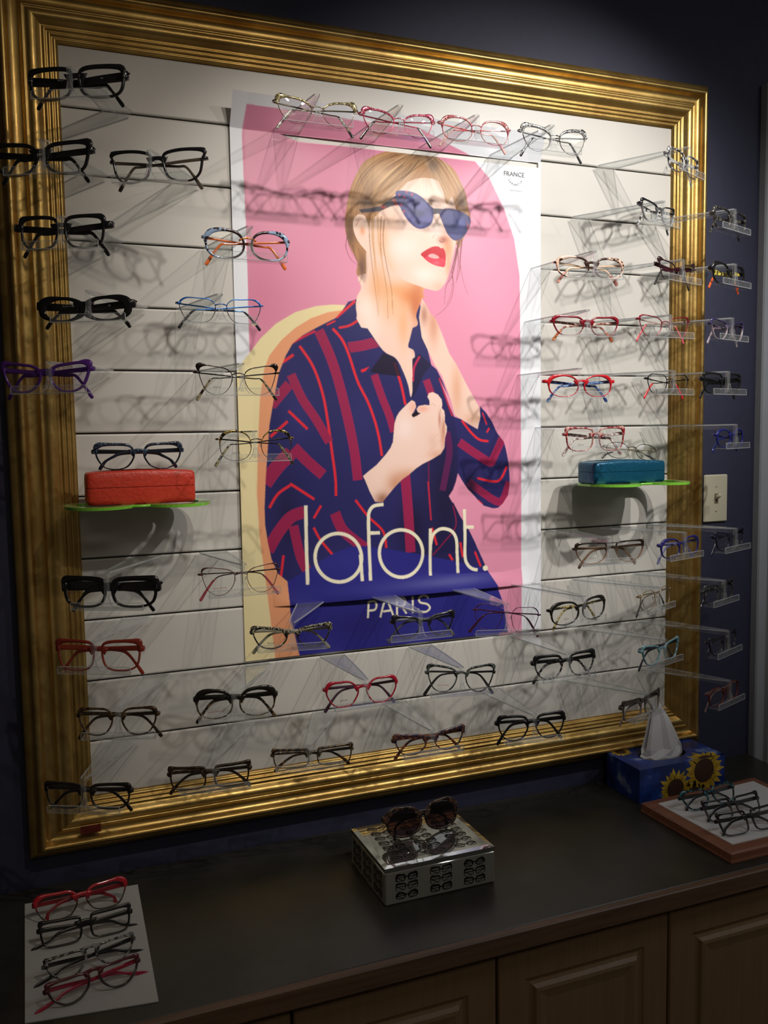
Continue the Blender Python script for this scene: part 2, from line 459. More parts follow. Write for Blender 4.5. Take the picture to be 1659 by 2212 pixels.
for (xa, xb), lb in zip(cabs, lab):
    t = thing('base_cabinet', (xa, 0, 0), lb, 'cabinet', 'base cabinets under the counter')
    w = xb - xa
    b = MB(); b.box(0.0005, w - 0.0005, -0.425, 0.004, 0.09, ZC - 0.034); b.box(0.0005, w - 0.0005, -0.38, 0.004, 0.0, 0.09); b.build('carcass', M_CABD, t)
    k = 0
    while k * DW < w - 0.05:
        d0 = k * DW + 0.0025; d1 = min((k + 1) * DW, w) - 0.0025
        zt, zb = ZC - 0.056, 0.10
        b = MB()
        # raised and fielded panel door: flat border, sunk bead, raised field
        steps = [(0.0, -0.427), (0.0, -0.441), (0.002, -0.444), (0.052, -0.444), (0.056, -0.441), (0.061, -0.4395), (0.067, -0.4415), (0.072, -0.4475), (0.078, -0.4485), (0.086, -0.4465), (0.096, -0.4445)]
        rg = []
        for off, y in steps: rg.append([(d0 + off, y, zt - off), (d1 - off, y, zt - off), (d1 - off, y, zb + off), (d0 + off, y, zb + off)])
        vs = [p for q in rg for p in q]
        fs = [(4 * i + j, 4 * i + (j + 1) % 4, 4 * i + 4 + (j + 1) % 4, 4 * i + 4 + j) for i in range(len(rg) - 1) for j in range(4)]
        fs.append(tuple(range(4 * (len(rg) - 1), 4 * len(rg)))); fs.append((3, 2, 1, 0))
        b.add(vs, fs, 0, False)
        b.build('door', M_CAB, t)
        k += 1

# ================================================================ POSTER
ART = [
('P',(226,146,174),[(28.3,17.6),(95.4,18.3),(188.0,19.1),(284.4,20.8),(384.9,19.0),(459.9,43.3),(498.9,54.3),(548.4,97.1),(583.6,155.2),(609.1,219.7),(621.9,294.7),(623.1,397.8),(624.2,597.1),(624.6,851.5),(625.0,1071.8),(163.5,1072.7),(28.5,1076.9),(26.3,682.0),(26.3,468.4),(26.9,328.5),(26.4,225.0),(23.2,67.8)],False,'pink',None,1.0),
('G',(238,164,192),552.7,341.5,90,150,0.5,'pink'),
('G',(204,112,140),49.3,362.4,60,120,0.35,'pink'),
('P',(236,220,170),[(-22.3,1073.0),(-4.6,681.2),(-3.0,541.0),(1.8,504.0),(18.7,479.1),(28.0,469.0),(49.2,442.2),(80.9,413.2),(119.7,390.4),(162.4,377.1),(194.8,373.2),(227.5,373.0),(378.6,461.8),(369.5,1104.9)],False,None,None,1.0),
('P',(232,160,118),[(60.6,1075.7),(59.0,1050.2),(45.8,919.1),(35.5,826.9),(33.2,718.3),(33.1,759.8),(36.8,658.6),(44.1,558.3),(54.3,501.6),(65.4,474.9),(90.4,444.5),(118.9,420.4),(151.2,401.0),(187.3,388.0),(227.4,381.5),(378.6,461.8),(369.8,1084.8)],False,'org',None,1.0),
('P',(226,146,174),[(487.6,631.7),(449.5,759.5),(469.6,792.9),(479.2,812.9),(545.4,929.4),(581.6,1022.4),(590.6,1085.3),(622.5,1067.7),(623.5,738.8),(546.7,736.1)],False,None,None,1.0),
('P',(46,44,132),[(111.7,1074.7),(96.3,1001.5),(91.8,956.2),(89.0,918.8),(127.7,899.3),(159.1,882.8),(190.8,868.0),(222.7,858.6),(254.8,858.7),(328.4,873.0),(391.5,886.8),(456.3,903.0),(538.6,926.9),(563.4,967.4),(577.1,1001.4),(586.1,1047.6),(591.5,1081.3),(544.4,1088.9),(325.0,1086.1)],False,'blue',None,1.0),
('G',(40,34,100),245.2,1013.2,80,40,0.5,'blue'),
('P',(44,42,98),[(461.5,596.1),(478.0,601.5),(494.6,611.3),(515.0,622.2),(523.6,603.0),(523.8,574.1),(538.3,588.1),(552.8,607.6),(564.9,631.5),(582.1,651.3),(587.0,668.8),(591.9,690.8),(595.5,723.8),(595.4,745.8),(591.6,767.6),(579.0,784.7),(566.5,794.1),(554.1,794.6),(532.0,788.1),(519.8,777.8),(507.8,764.3),(493.4,750.7),(479.2,730.8),(469.8,715.5),(462.9,687.5),(458.6,644.8)],False,'slv',None,1.0),
('P',(44,42,98),[(242.5,362.2),(229.5,366.1),(216.4,383.6),(201.5,399.4),(161.4,419.2),(132.6,435.1),(112.9,450.7),(98.3,474.4),(83.5,508.0),(71.7,558.3),(61.6,608.6),(56.7,659.0),(51.8,709.6),(47.2,773.3),(47.4,773.1),(47.3,802.1),(51.8,838.9),(58.3,872.2),(70.6,902.6),(89.0,918.8),(127.7,899.3),(159.1,882.8),(190.8,868.0),(222.7,858.6),(254.8,858.7),(328.4,873.0),(391.5,886.8),(456.3,903.0),(538.6,926.9),(531.9,912.2),(509.8,866.5),(492.3,833.5),(474.8,808.7),(457.7,776.3),(457.2,779.4),(447.9,764.0),(457.5,751.5),(464.8,734.6),(469.8,715.5),(472.8,645.1),(461.5,596.1),(450.0,570.7),(436.3,535.0),(429.5,518.3),(447.7,551.2),(435.9,522.4),(422.2,497.4),(410.4,488.6),(401.0,451.3),(393.5,426.7),(390.2,380.9),(384.6,356.6),(367.4,339.8),(279.9,343.6)],False,'tor',None,1.0),
('G',(30,24,50),438.7,771.7,45,150,0.75,'tor'),
('G',(30,24,50),362.8,827.0,30,60,0.8,'tor'),
('G',(30,24,50),93.0,793.9,25,70,0.5,'tor'),
('G',(60,60,130),117.2,593.1,30,60,0.4,'tor'),
('G',(56,56,120),253.5,594.2,30,60,0.35,'tor'),
('L',(222,44,58),5.5,[(126.8,455.4),(149.1,487.0),(162.7,517.4),(174.3,558.3),(182.2,609.9),(188.3,661.9),(194.5,714.3),(195.5,752.8)],'tor',1.0,None),
('L',(222,44,58),5.5,[(195.6,419.9),(215.1,441.5),(229.1,472.1),(246.6,523.6),(268.2,565.3),(282.6,604.0),(291.4,639.4),(296.5,674.9)],'tor',1.0,None),
('L',(222,44,58),5.5,[(91.0,487.8),(114.1,472.4)],'tor',1.0,None),
('L',(222,44,58),5.5,[(62.7,632.1),(98.4,602.2)],'tor',1.0,None),
('L',(222,44,58),5.5,[(100.7,581.9),(138.7,618.0)],'tor',1.0,None),
('L',(222,44,58),5.5,[(57.0,771.1),(75.2,744.5),(100.3,728.4)],'tor',1.0,None),
('L',(222,44,58),5.5,[(100.4,724.9),(149.7,757.9)],'tor',1.0,None),
('L',(222,44,58),5.5,[(326.6,484.4),(341.3,530.1),(350.3,570.8)],'tor',1.0,None),
('K',(188,38,82),7,18.6,[(166.7,424.1),(189.0,472.8),(206.0,523.9),(222.9,593.0),(236.3,663.0),(242.6,722.9)],'tor',1.0),
('K',(188,38,82),7,16.7,[(107.8,511.1),(129.5,558.3),(157.1,599.3),(183.2,644.5)],'tor',1.0),
('K',(188,38,82),7,14.8,[(282.4,509.4),(298.7,554.8),(313.3,590.1),(324.3,625.7)],'tor',1.0),
('K',(188,38,82),7,18.0,[(66.1,571.7),(103.8,529.6)],'tor',1.0),
('K',(188,38,82),7,25.7,[(49.7,723.1),(73.2,693.3),(103.8,663.5)],'tor',1.0),
('K',(188,38,82),7,19.9,[(109.4,653.4),(140.7,684.9),(169.0,710.0)],'tor',1.0),
('K',(188,38,82),7,14.8,[(398.1,519.0),(411.5,554.8)],'tor',1.0),
('K',(120,34,88),7,13.5,[(444.8,627.4),(450.4,667.6),(441.8,715.0),(433.3,751.5)],'tor',0.8),
('K',(130,34,80),7,14.1,[(346.0,726.5),(350.9,787.4)],'tor',1.0),
('L',(180,40,70),3.9,[(428.0,515.2),(443.6,558.4),(457.3,594.8)],'tor',1.0,None),
('L',(130,30,70),2.25,[(402.0,681.1),(402.0,739.3),(404.5,789.9)],'tor',1.0,None),
('L',(190,40,66),3.6,[(400.0,731.0),(405.4,813.1)],'tor',1.0,None),
('K',(188,38,82),7,22.2,[(51.4,855.3),(72.8,821.8),(99.9,792.0),(128.7,782.4)],'tor',1.0),
('K',(188,38,82),7,17.9,[(105.2,808.8),(117.0,868.8),(131.5,903.3)],'tor',1.0),
('K',(188,38,82),7,20.1,[(192.5,787.3),(207.6,821.8),(238.9,850.1),(262.8,866.9)],'tor',1.0),
('K',(188,38,82),7,20.1,[(347.6,713.9),(352.8,787.2),(357.7,878.7)],'tor',1.0),
('L',(222,44,58),5.0,[(147.1,814.8),(160.1,839.8),(184.8,871.3)],'tor',1.0,None),
('L',(222,44,58),5.0,[(236.6,763.0),(264.1,798.3),(296.1,830.5),(302.9,865.6)],'tor',1.0,None),
('L',(222,44,58),5.0,[(147.6,796.2),(163.6,771.0)],'tor',1.0,None),
('L',(222,44,58),5.0,[(407.3,828.9),(418.4,866.9)],'tor',1.0,None),
('L',(222,44,58),5.0,[(447.7,888.5),(456.3,902.2)],'tor',1.0,None),
('L',(222,44,58),5.0,[(474.3,864.3),(480.6,896.7)],'tor',1.0,None),
('L',(222,44,58),5.0,[(509.6,886.5),(523.8,920.6)],'tor',1.0,None),
('L',(222,44,58),5.0,[(82.9,866.5),(74.7,917.7)],'tor',1.0,None),
('L',(140,30,70),2.86,[(457.6,784.2),(463.7,827.9),(434.9,862.0),(408.7,887.9)],'tor',1.0,None),
('L',(222,44,58),5.1,[(479.7,604.1),(500.0,628.2),(520.7,645.1),(543.7,649.2)],'slv',1.0,None),
('L',(222,44,58),5.1,[(515.9,727.8),(566.5,735.9),(588.9,704.6)],'slv',1.0,None),
('L',(222,44,58),3.2,[(529.5,587.9),(539.7,613.9)],'slv',1.0,None),
('L',(222,44,58),4.2,[(539.6,630.6),(546.0,620.6)],'slv',1.0,None),
('L',(222,44,58),3.9,[(517.6,775.3),(528.0,785.1)],'slv',1.0,None),
('K',(188,38,82),7,16.7,[(473.1,649.8),(508.0,672.6),(545.5,694.0),(554.0,688.6),(577.7,644.2)],'slv',1.0),
('K',(188,38,82),7,15.4,[(495.8,735.3),(528.2,758.9),(566.2,781.1),(581.3,772.3),(594.3,738.7)],'slv',1.0),
('G',(24,18,40),499.4,754.4,14,40,0.8,'slv'),
('P',(180,130,82),[(378.4,56.0),(347.1,59.7),(318.1,67.2),(285.2,80.5),(264.8,95.3),(252.3,115.6),(241.9,136.6),(234.5,159.2),(228.9,187.1),(225.9,214.8),(229.7,242.1),(239.3,265.5),(250.9,285.3),(248.4,309.6),(258.3,320.3),(268.3,327.3),(277.3,285.7),(315.6,208.5),(387.7,146.7),(466.5,232.6),(472.9,251.6),(485.2,231.4),(496.5,207.4),(504.5,183.6),(500.2,164.5),(493.9,134.2),(480.9,110.3),(463.6,87.0),(435.6,72.6),(410.1,62.8)],True,'hair',None,1.0),
('P',(240,204,188),[(261.9,310.2),(257.7,337.7),(246.9,362.0),(256.6,395.9),(278.3,429.7),(304.1,462.1),(330.6,476.6),(345.6,501.8),(356.8,530.0),(362.3,554.8),(367.2,537.0),(369.7,501.5),(373.2,473.1),(370.3,459.0),(358.7,452.2),(362.9,434.5),(379.2,381.3),(394.6,338.6),(399.0,303.4)],True,'nk',None,1.0),
('P',(240,204,188),[(268.6,314.2),(259.9,340.8),(246.5,364.7),(247.2,390.0),(255.4,416.1),(371.1,412.7),(377.9,385.5),(391.2,354.2),(394.6,344.5),(356.1,281.3),(315.1,236.6),(274.5,239.2)],True,'nk',None,1.0),
('G',(232,166,116),364.6,349.3,26,30,0.85,'nk'),
('G',(214,132,88),385.4,348.5,12,50,0.8,'nk'),
('G',(232,166,116),348.3,406.0,14,45,0.7,'nk'),
('G',(250,226,214),277.1,408.2,22,40,0.7,'nk'),
('G',(170,90,66),375.8,438.2,9,22,0.8,'nk'),
('G',(232,166,116),330.0,339.6,34,15,0.95,'nk'),
('G',(222,142,92),367.8,349.4,30,16,0.95,'nk'),
('G',(232,168,120),294.9,329.8,20,36,0.85,'nk'),
('G',(204,118,78),376.1,366.4,13,34,0.9,'nk'),
('G',(248,226,214),265.3,380.0,20,26,0.8,'nk'),
('G',(238,180,136),321.2,368.4,22,34,0.8,'nk'),
('P',(240,204,188),[(299.5,187.3),(316.4,161.8),(335.3,143.5),(358.5,124.7),(388.2,112.8),(420.1,111.8),(448.0,122.7),(463.0,144.4),(471.5,170.6),(471.2,197.6),(469.8,232.4),(464.5,256.0),(457.6,279.6),(451.5,303.2),(441.4,323.1),(427.1,335.3),(406.5,333.9),(385.1,328.5),(359.8,321.1),(338.9,311.6),(326.5,301.8),(318.4,289.1),(311.4,274.4),(298.0,271.4),(272.2,286.0),(273.8,276.5),(271.7,258.0),(276.7,211.2)],True,'face',None,1.0),
('G',(236,170,120),306.7,246.5,14,40,0.8,'face'),
('G',(240,184,146),314.2,293.1,16,30,0.7,'face'),
('G',(224,140,98),451.0,247.1,12,24,0.8,'face'),
('G',(150,70,50),440.3,230.5,12,8,0.8,'face'),
('G',(230,160,130),452.7,285.7,8,28,0.8,'face'),
('G',(250,228,220),348.2,253.4,40,30,0.8,'face'),
('G',(252,230,222),396.2,304.0,30,18,0.8,'face'),
('G',(244,196,170),328.1,202.0,18,14,0.6,'face'),
('G',(250,232,224),425.3,212.3,14,16,0.7,'face'),
('G',(246,222,206),409.1,135.5,30,24,0.5,'face'),
('G',(236,190,168),334.1,218.5,14,12,0.5,'face'),
('G',(236,176,150),430.4,327.4,14,10,0.5,'face'),
('P',(44,42,98),[(200.7,401.1),(234.8,378.9),(256.2,416.5),(285.6,441.6),(303.3,464.5),(277.2,488.6),(257.3,509.7),(247.3,489.0),(225.8,455.0),(208.3,421.3)],False,'col',None,1.0),
('P',(30,22,40),[(303.3,464.5),(330.6,477.3),(341.6,512.4),(299.5,509.3),(273.1,504.3)],False,None,'tor',0.8),
('L',(222,44,58),4.5,[(208.3,417.9),(230.4,413.1),(250.9,401.2)],'col',1.0,None),
('K',(188,38,82),6,18.6,[(227.6,456.7),(259.2,451.5),(295.0,442.4)],'col',1.0),
('L',(222,44,58),5.8,[(250.7,504.5),(273.3,496.3)],'col',1.0,None),
('L',(222,44,58),5.1,[(244.3,363.8),(227.4,378.1),(203.3,398.3)],'tor',1.0,None),
('L',(200,40,70),4.5,[(107.6,452.4),(132.6,438.5),(159.5,425.3)],'tor',1.0,None),
('L',(222,44,58),3.2,[(183.1,413.5),(201.4,404.5)],'tor',1.0,None),
('P',(34,30,66),[(367.3,476.8),(383.1,465.9),(410.4,488.6),(392.3,508.4),(376.2,540.6),(366.1,558.4)],False,'col2',None,1.0),
('L',(188,38,82),4.5,[(384.2,471.2),(371.0,494.4),(367.8,522.8)],'col2',1.0,None),
('P',(240,204,188),[(390.5,352.8),(399.0,363.0),(409.8,382.0),(422.3,394.0),(437.0,425.6),(452.7,464.6),(468.6,486.0),(492.7,529.3),(522.0,576.8),(524.4,595.3),(517.5,622.9),(487.9,606.7),(463.4,593.0),(453.7,558.4),(434.1,509.8),(418.3,488.5),(404.8,461.9),(389.5,432.1),(384.1,391.7)],False,'arm',None,1.0),
('G',(205,140,110),416.2,404.0,12,40,0.7,'arm'),
('G',(222,164,132),468.4,537.5,12,50,0.7,'arm'),
('G',(214,160,130),506.3,601.1,22,14,0.6,'arm'),
('G',(170,110,90),395.4,385.7,8,20,0.7,'arm'),
('P',(242,208,194),[(253.9,714.9),(268.4,704.1),(284.0,693.2),(304.4,673.1),(315.8,658.9),(321.6,646.6),(322.9,634.2),(325.6,609.5),(330.3,595.1),(337.2,584.8),(348.6,574.1),(357.8,566.3),(364.7,561.2),(371.9,564.7),(374.5,574.6),(369.3,585.0),(364.2,591.2),(367.3,597.0),(375.6,593.8),(384.8,588.2),(378.0,586.1),(375.3,578.8),(380.9,573.0),(394.2,571.0),(405.2,571.8),(404.7,562.2),(400.2,554.3),(403.7,546.6),(413.0,544.5),(424.5,549.7),(433.2,560.2),(434.3,570.7),(433.0,578.0),(438.6,583.3),(440.3,593.8),(439.7,606.5),(444.8,617.1),(444.2,627.6),(440.3,640.3),(438.6,661.4),(430.0,673.9),(411.2,684.0),(387.9,694.0),(374.0,702.0),(355.5,716.1),(341.8,724.0),(323.4,740.1),(302.8,762.2),(296.0,770.2),(279.3,768.5),(267.6,746.3),(259.2,725.4)],False,'hand',None,1.0),
('G',(212,150,118),355.5,718.2,28,14,0.8,'hand'),
('G',(196,128,94),325.8,733.9,20,20,0.7,'hand'),
('G',(150,94,70),296.1,764.0,16,14,0.8,'hand'),
('G',(220,160,130),423.0,675.9,20,10,0.7,'hand'),
('G',(214,150,122),435.2,636.0,6,30,0.8,'hand'),
('G',(190,130,110),427.4,602.1,3,16,0.8,'hand'),
('G',(190,130,110),436.5,619.1,3,18,0.7,'hand'),
('G',(240,160,140),366.7,576.7,8,14,0.6,'hand'),
('G',(236,150,128),389.5,578.9,12,6,0.6,'hand'),
('G',(250,228,224),347.9,618.0,22,26,0.7,'hand'),
('G',(226,180,160),411.7,648.2,12,20,0.5,'hand'),
('G',(244,214,196),285.9,713.9,20,20,0.5,'hand'),
('L',(216,160,140),0.9,[(430.4,644.3),(411.5,660.8),(397.5,673.2)],'hand',0.5,None),
('L',(216,160,140),0.9,[(430.6,627.4),(418.8,635.7),(409.4,644.0)],'hand',0.5,None),
('L',(190,130,112),1,[(431.2,579.0),(428.2,591.6),(426.7,604.2)],'hand',0.8,None),
('L',(190,130,112),1,[(439.0,608.6),(437.2,619.1),(436.1,631.7)],'hand',0.8,None),
('L',(200,140,120),1,[(405.2,571.8),(412.7,568.5),(419.6,574.8)],'hand',0.5,None),
('P',(34,20,26),[(367.3,596.4),(363.7,591.6),(374.8,583.4),(382.0,589.6)],False,None,None,1.0),
('P',(192,146,100),[(378.4,56.5),(318.0,69.0),(285.2,81.4),(264.7,96.2),(248.1,125.1),(235.5,159.1),(231.0,181.4),(252.9,188.0),(291.5,181.4),(316.3,167.4),(333.2,149.3),(354.3,130.7),(375.6,106.4),(388.5,90.2),(401.3,85.2),(418.2,93.1),(426.6,109.4),(441.4,134.7),(449.8,158.8),(465.2,140.4),(491.6,138.2),(480.9,110.3),(463.6,87.0),(435.6,72.6),(410.1,62.8)],True,'bang',None,0.95),
('H',[(378.4,56.0),(326.2,70.0),(285.1,88.8),(254.2,120.9),(238.5,158.9),(232.7,196.0),(233.9,232.6)],[(399.4,66.6),(371.4,106.7),(337.4,143.3),(308.1,169.9),(289.4,184.3)],150,[(112,72,46),(232,196,150),(160,112,70),(216,174,124),(90,58,40)],1.6,'hair',0.55),
('H',[(388.9,62.0),(405.5,88.6),(422.2,115.4),(437.0,142.7),(443.2,161.2)],[(399.5,59.1),(442.1,71.9),(474.3,105.1),(493.8,138.0),(502.3,179.9)],80,[(120,80,56),(236,208,176),(170,124,86),(224,190,154)],1.4,'hair',0.5),
('H',[(382.5,68.3),(377.8,100.5),(358.5,126.6),(341.6,139.2)],[(401.5,70.2),(409.5,103.3),(422.1,128.7),(432.5,150.6)],60,[(200,160,120),(244,216,186),(150,108,78)],1.0,'face',0.45),
('G',(84,64,56),384.6,62.5,26,12,0.75,'hair'),
('G',(90,76,72),418.3,83.6,14,14,0.6,'hair'),
('G',(92,60,42),271.4,170.9,18,18,0.7,'hair'),
('G',(90,56,38),235.9,232.5,12,30,0.8,'hair'),
('G',(80,50,50),260.8,295.9,8,26,0.7,'hair'),
('G',(90,66,60),484.9,148.4,12,22,0.6,'hair'),
('G',(224,182,126),305.0,112.7,26,18,0.5,'hair'),
('P',(244,208,190),[(243.4,208.1),(249.7,197.5),(260.8,193.5),(270.8,200.5),(274.9,220.6),(275.0,244.8),(276.0,267.1),(263.6,258.5),(250.8,242.6),(243.7,224.6)],True,'ear',None,1.0),
('L',(216,110,66),1.6,[(249.3,216.9),(255.5,205.3),(264.7,201.9)],'ear',0.9,0.6),
('G',(226,140,90),262.2,225.2,5,8,0.7,'ear'),
('L',(196,110,76),1.3,[(416.5,229.1),(422.0,222.4),(430.6,223.4)],'face',0.8,0.5),
('L',(120,50,36),2.2,[(431.5,233.9),(438.0,237.3),(443.5,230.2)],'face',0.8,0.6),
('P',(196,26,44),[(389.2,264.2),(399.0,256.0),(416.3,247.3),(429.2,246.1),(434.6,249.6),(440.1,248.7),(445.4,259.0),(445.2,274.5),(442.9,286.2),(433.1,286.7),(418.0,283.7),(403.0,276.8),(394.5,269.6)],True,'lip',None,1.0),
('P',(232,60,84),[(398.8,270.4),(409.6,266.9),(424.6,270.2),(442.0,270.8),(443.6,285.2),(433.1,286.7),(418.0,283.7),(403.0,276.8)],True,None,'lip',1.0),
('P',(244,170,170),[(405.3,266.7),(413.9,261.6),(424.7,263.7),(430.7,269.1),(418.1,271.0)],True,None,'lip',1.0),
('G',(250,130,140),424.5,279.5,8,4,0.5,'lip'),
('P',(40,28,48),[(336.2,150.9),(322.7,159.4),(303.9,174.0),(279.3,180.5),(255.4,184.7),(260.9,190.6),(299.6,185.1),(324.5,173.3),(343.2,169.0)],False,'tpl',None,1.0),
('G',(214,50,44),330.9,160.7,6,3.2,0.9,'tpl'),
('G',(214,50,44),308.0,175.9,6,3.2,0.9,'tpl'),
('G',(214,50,44),337.0,167.6,6,3.2,0.9,'tpl'),
('P',(52,50,124),[(336.4,143.4),(362.5,140.5),(383.5,144.8),(400.3,155.1),(413.0,166.5),(419.4,170.3),(418.2,182.2),(414.7,197.7),(403.9,208.0),(388.9,212.8),(374.1,208.6),(358.5,194.2),(346.2,176.3),(338.1,163.8)],True,'sg',None,1.0),
('P',(46,34,56),[(416.2,170.0),(441.0,169.5),(458.4,168.7),(458.3,179.3),(434.3,181.0),(429.0,179.5),(419.2,182.2)],False,'sg',None,1.0),
('P',(56,52,112),[(441.0,170.0),(462.8,167.4),(482.5,171.3),(495.7,176.5),(503.4,182.7),(504.4,195.2),(497.6,209.3),(488.6,221.5),(479.7,228.9),(465.4,231.2),(451.3,220.1),(440.6,199.7),(433.3,181.1)],True,'sg',None,1.0),
('P',(190,44,70),[(341.0,150.1),(343.6,146.7),(346.0,149.7),(343.5,153.1)],True,None,'sg',0.9),
('P',(190,44,70),[(368.7,146.4),(371.3,143.0),(373.8,145.9),(371.2,149.4)],True,None,'sg',0.9),
('P',(190,44,70),[(351.0,153.8),(353.5,150.4),(356.0,153.4),(353.4,156.8)],True,None,'sg',0.9),
('P',(190,44,70),[(344.1,169.0),(346.6,165.6),(349.1,168.6),(346.5,172.0)],True,None,'sg',0.9),
('P',(190,44,70),[(356.8,142.1),(359.4,138.7),(361.8,141.7),(359.3,145.1)],True,None,'sg',0.9),
('P',(190,44,70),[(349.9,181.6),(352.5,178.3),(354.9,181.3),(352.4,184.7)],True,None,'sg',0.9),
('P',(84,82,148),[(358.1,156.6),(379.2,150.2),(398.2,158.1),(409.7,170.5),(416.0,182.4),(412.6,195.0),(401.8,204.7),(388.9,209.0),(376.3,205.2),(362.8,192.0),(353.6,176.7)],True,'ln',None,1.0),
('G',(52,50,96),383.0,181.1,22,8,0.8,'ln'),
('G',(112,110,176),387.5,163.7,14,7,0.6,'ln'),
('P',(58,60,124),[(444.1,178.4),(462.7,173.2),(480.2,175.7),(490.7,188.5),(492.1,201.9),(483.1,219.9),(466.5,226.4),(454.6,216.0),(447.1,199.3)],True,'ln2',None,1.0),
('G',(90,94,170),480.0,196.9,10,12,0.6,'ln2'),
('G',(214,60,60),498.8,201.4,3,8,0.7,'sg'),
('L',(50,40,130),1.2,[(346.2,177.2),(358.5,194.6),(374.1,208.9),(388.9,212.8),(404.3,208.0),(415.2,197.3),(418.4,182.2)],None,0.9,None),
('L',(150,96,56),2.2,[(279.1,188.8),(277.3,229.8),(281.4,285.4),(288.5,341.4),(293.8,394.1)],None,0.75,0.5),
('L',(206,156,104),3,[(287.2,190.1),(286.3,238.5),(289.6,285.0),(294.7,341.1),(294.9,388.4)],None,0.75,0.5),
('L',(160,104,62),2.4,[(303.5,194.4),(300.7,237.5),(304.0,284.2),(313.4,340.3),(314.5,397.2)],None,0.75,0.5),
('L',(120,76,46),2,[(309.6,199.6),(306.7,246.5),(314.2,293.1),(323.8,339.9),(325.1,387.3)],None,0.75,0.5),
('L',(214,166,116),4,[(295.4,191.3),(296.6,237.8),(302.1,274.9),(309.5,321.6),(308.9,359.4)],None,0.75,0.5),
('L',(200,150,98),4,[(283.1,192.2),(283.3,238.7),(287.5,285.1),(286.8,322.7)],None,0.75,0.5),
('L',(90,46,50),1.5,[(229.8,238.4),(227.4,260.7),(236.9,282.3),(250.8,292.7)],None,0.75,0.5),
('L',(120,76,50),3,[(241.5,254.3),(247.0,278.1),(260.6,305.2),(254.1,327.9)],None,0.75,0.5),
('L',(150,100,62),3,[(253.5,259.1),(261.0,286.6),(266.7,304.9)],None,0.75,0.5),
('L',(110,70,50),1,[(253.7,249.8),(239.9,232.2),(231.6,247.5),(243.0,276.4)],None,0.75,0.5),
('L',(112,62,56),3,[(475.3,228.2),(470.5,265.3),(459.1,304.8),(445.7,326.8),(442.0,363.9)],None,0.8,0.4),
('L',(112,62,56),3.5,[(484.1,227.6),(479.4,264.8),(476.9,294.1),(467.8,319.9)],None,0.8,0.4),
('L',(112,62,56),5,[(479.7,227.9),(470.6,255.6),(461.5,285.2),(450.2,314.9)],None,0.8,0.4),
('L',(112,62,56),1.2,[(459.2,295.0),(463.3,324.0),(456.4,353.6),(440.8,373.6),(421.0,388.3)],None,0.8,0.4),
('L',(112,62,56),1.0,[(479.2,280.4),(485.5,313.2),(496.4,340.2)],None,0.8,0.4),
('L',(112,62,56),1.2,[(470.7,245.9),(461.4,294.9),(458.8,334.0),(447.5,363.7)],None,0.8,0.4),
('L',(112,62,56),3,[(473.0,236.1),(474.8,274.8),(470.0,314.0)],None,0.8,0.4),
('L',(242,234,206),7.2,[(131.7,769.6),(130.9,832.5),(130.1,928.7)],None,1.0,None),
('L',(242,234,206),7.2,[(247.5,881.9),(246.9,888.4),(245.5,894.6),(243.3,900.6),(240.2,906.3),(236.4,911.4),(231.9,916.0),(226.9,919.9),(221.3,923.0),(215.4,925.5),(209.1,927.1),(202.7,927.8),(196.1,927.8),(189.7,926.8),(183.3,925.1),(177.2,922.6),(171.5,919.3),(166.2,915.3),(161.5,910.7),(157.4,905.6),(153.9,900.1),(151.3,894.2),(149.3,888.0),(148.3,881.7),(148.0,875.3),(148.6,869.0),(150.0,862.8),(152.1,857.0),(155.1,851.4),(158.8,846.4),(163.1,841.8),(168.0,837.9),(173.5,834.7),(179.3,832.2),(185.4,830.5),(191.8,829.7),(198.3,829.6),(204.8,830.4),(211.2,832.0),(217.3,834.4),(223.1,837.6),(228.5,841.5),(233.4,846.0),(237.6,851.1),(241.2,856.7),(244.0,862.7),(246.0,869.0),(247.2,875.4),(247.5,881.9)],None,1.0,None),
('L',(242,234,206),7.2,[(245.2,875.3),(245.8,904.0),(246.5,930.1)],None,1.0,None),
('L',(242,234,206),7.2,[(264.8,930.3),(264.9,863.2),(264.3,809.7),(266.3,788.9),(276.6,777.2),(297.9,774.7)],None,1.0,None),
('L',(242,234,206),7.2,[(265.4,832.6),(289.1,833.2)],None,1.0,None),
('L',(242,234,206),7.2,[(385.6,882.5),(385.1,889.0),(383.7,895.4),(381.5,901.5),(378.6,907.2),(374.8,912.4),(370.4,917.0),(365.5,921.0),(360.0,924.2),(354.1,926.7),(347.9,928.3),(341.5,929.1),(335.1,929.1),(328.6,928.2),(322.3,926.4),(316.3,923.9),(310.6,920.6),(305.4,916.6),(300.6,912.0),(296.5,906.8),(293.1,901.2),(290.4,895.2),(288.5,888.9),(287.4,882.5),(287.1,876.1),(287.6,869.7),(288.9,863.5),(291.1,857.5),(294.0,851.9),(297.6,846.8),(301.9,842.2),(306.7,838.2),(312.1,834.9),(317.8,832.4),(323.9,830.7),(330.2,829.8),(336.6,829.7),(343.1,830.5),(349.4,832.1),(355.5,834.5),(361.3,837.7),(366.6,841.6),(371.5,846.2),(375.7,851.4),(379.3,857.0),(382.1,863.1),(384.1,869.4),(385.3,875.9),(385.6,882.5)],None,1.0,None),
('L',(242,234,206),7.2,[(403.0,931.0),(403.1,887.6),(403.4,830.6)],None,1.0,None),
('L',(242,234,206),7.2,[(403.8,864.0),(409.2,844.7),(422.3,834.4),(437.4,832.9),(454.8,840.1),(464.7,857.8),(467.0,891.8),(468.4,930.6)],None,1.0,None),
('L',(242,234,206),7.2,[(484.7,793.3),(485.5,853.0),(485.9,897.0),(491.6,913.5),(502.6,923.5),(516.0,927.3)],None,1.0,None),
('L',(242,234,206),7.2,[(482.6,831.7),(507.0,833.1)],None,1.0,None),
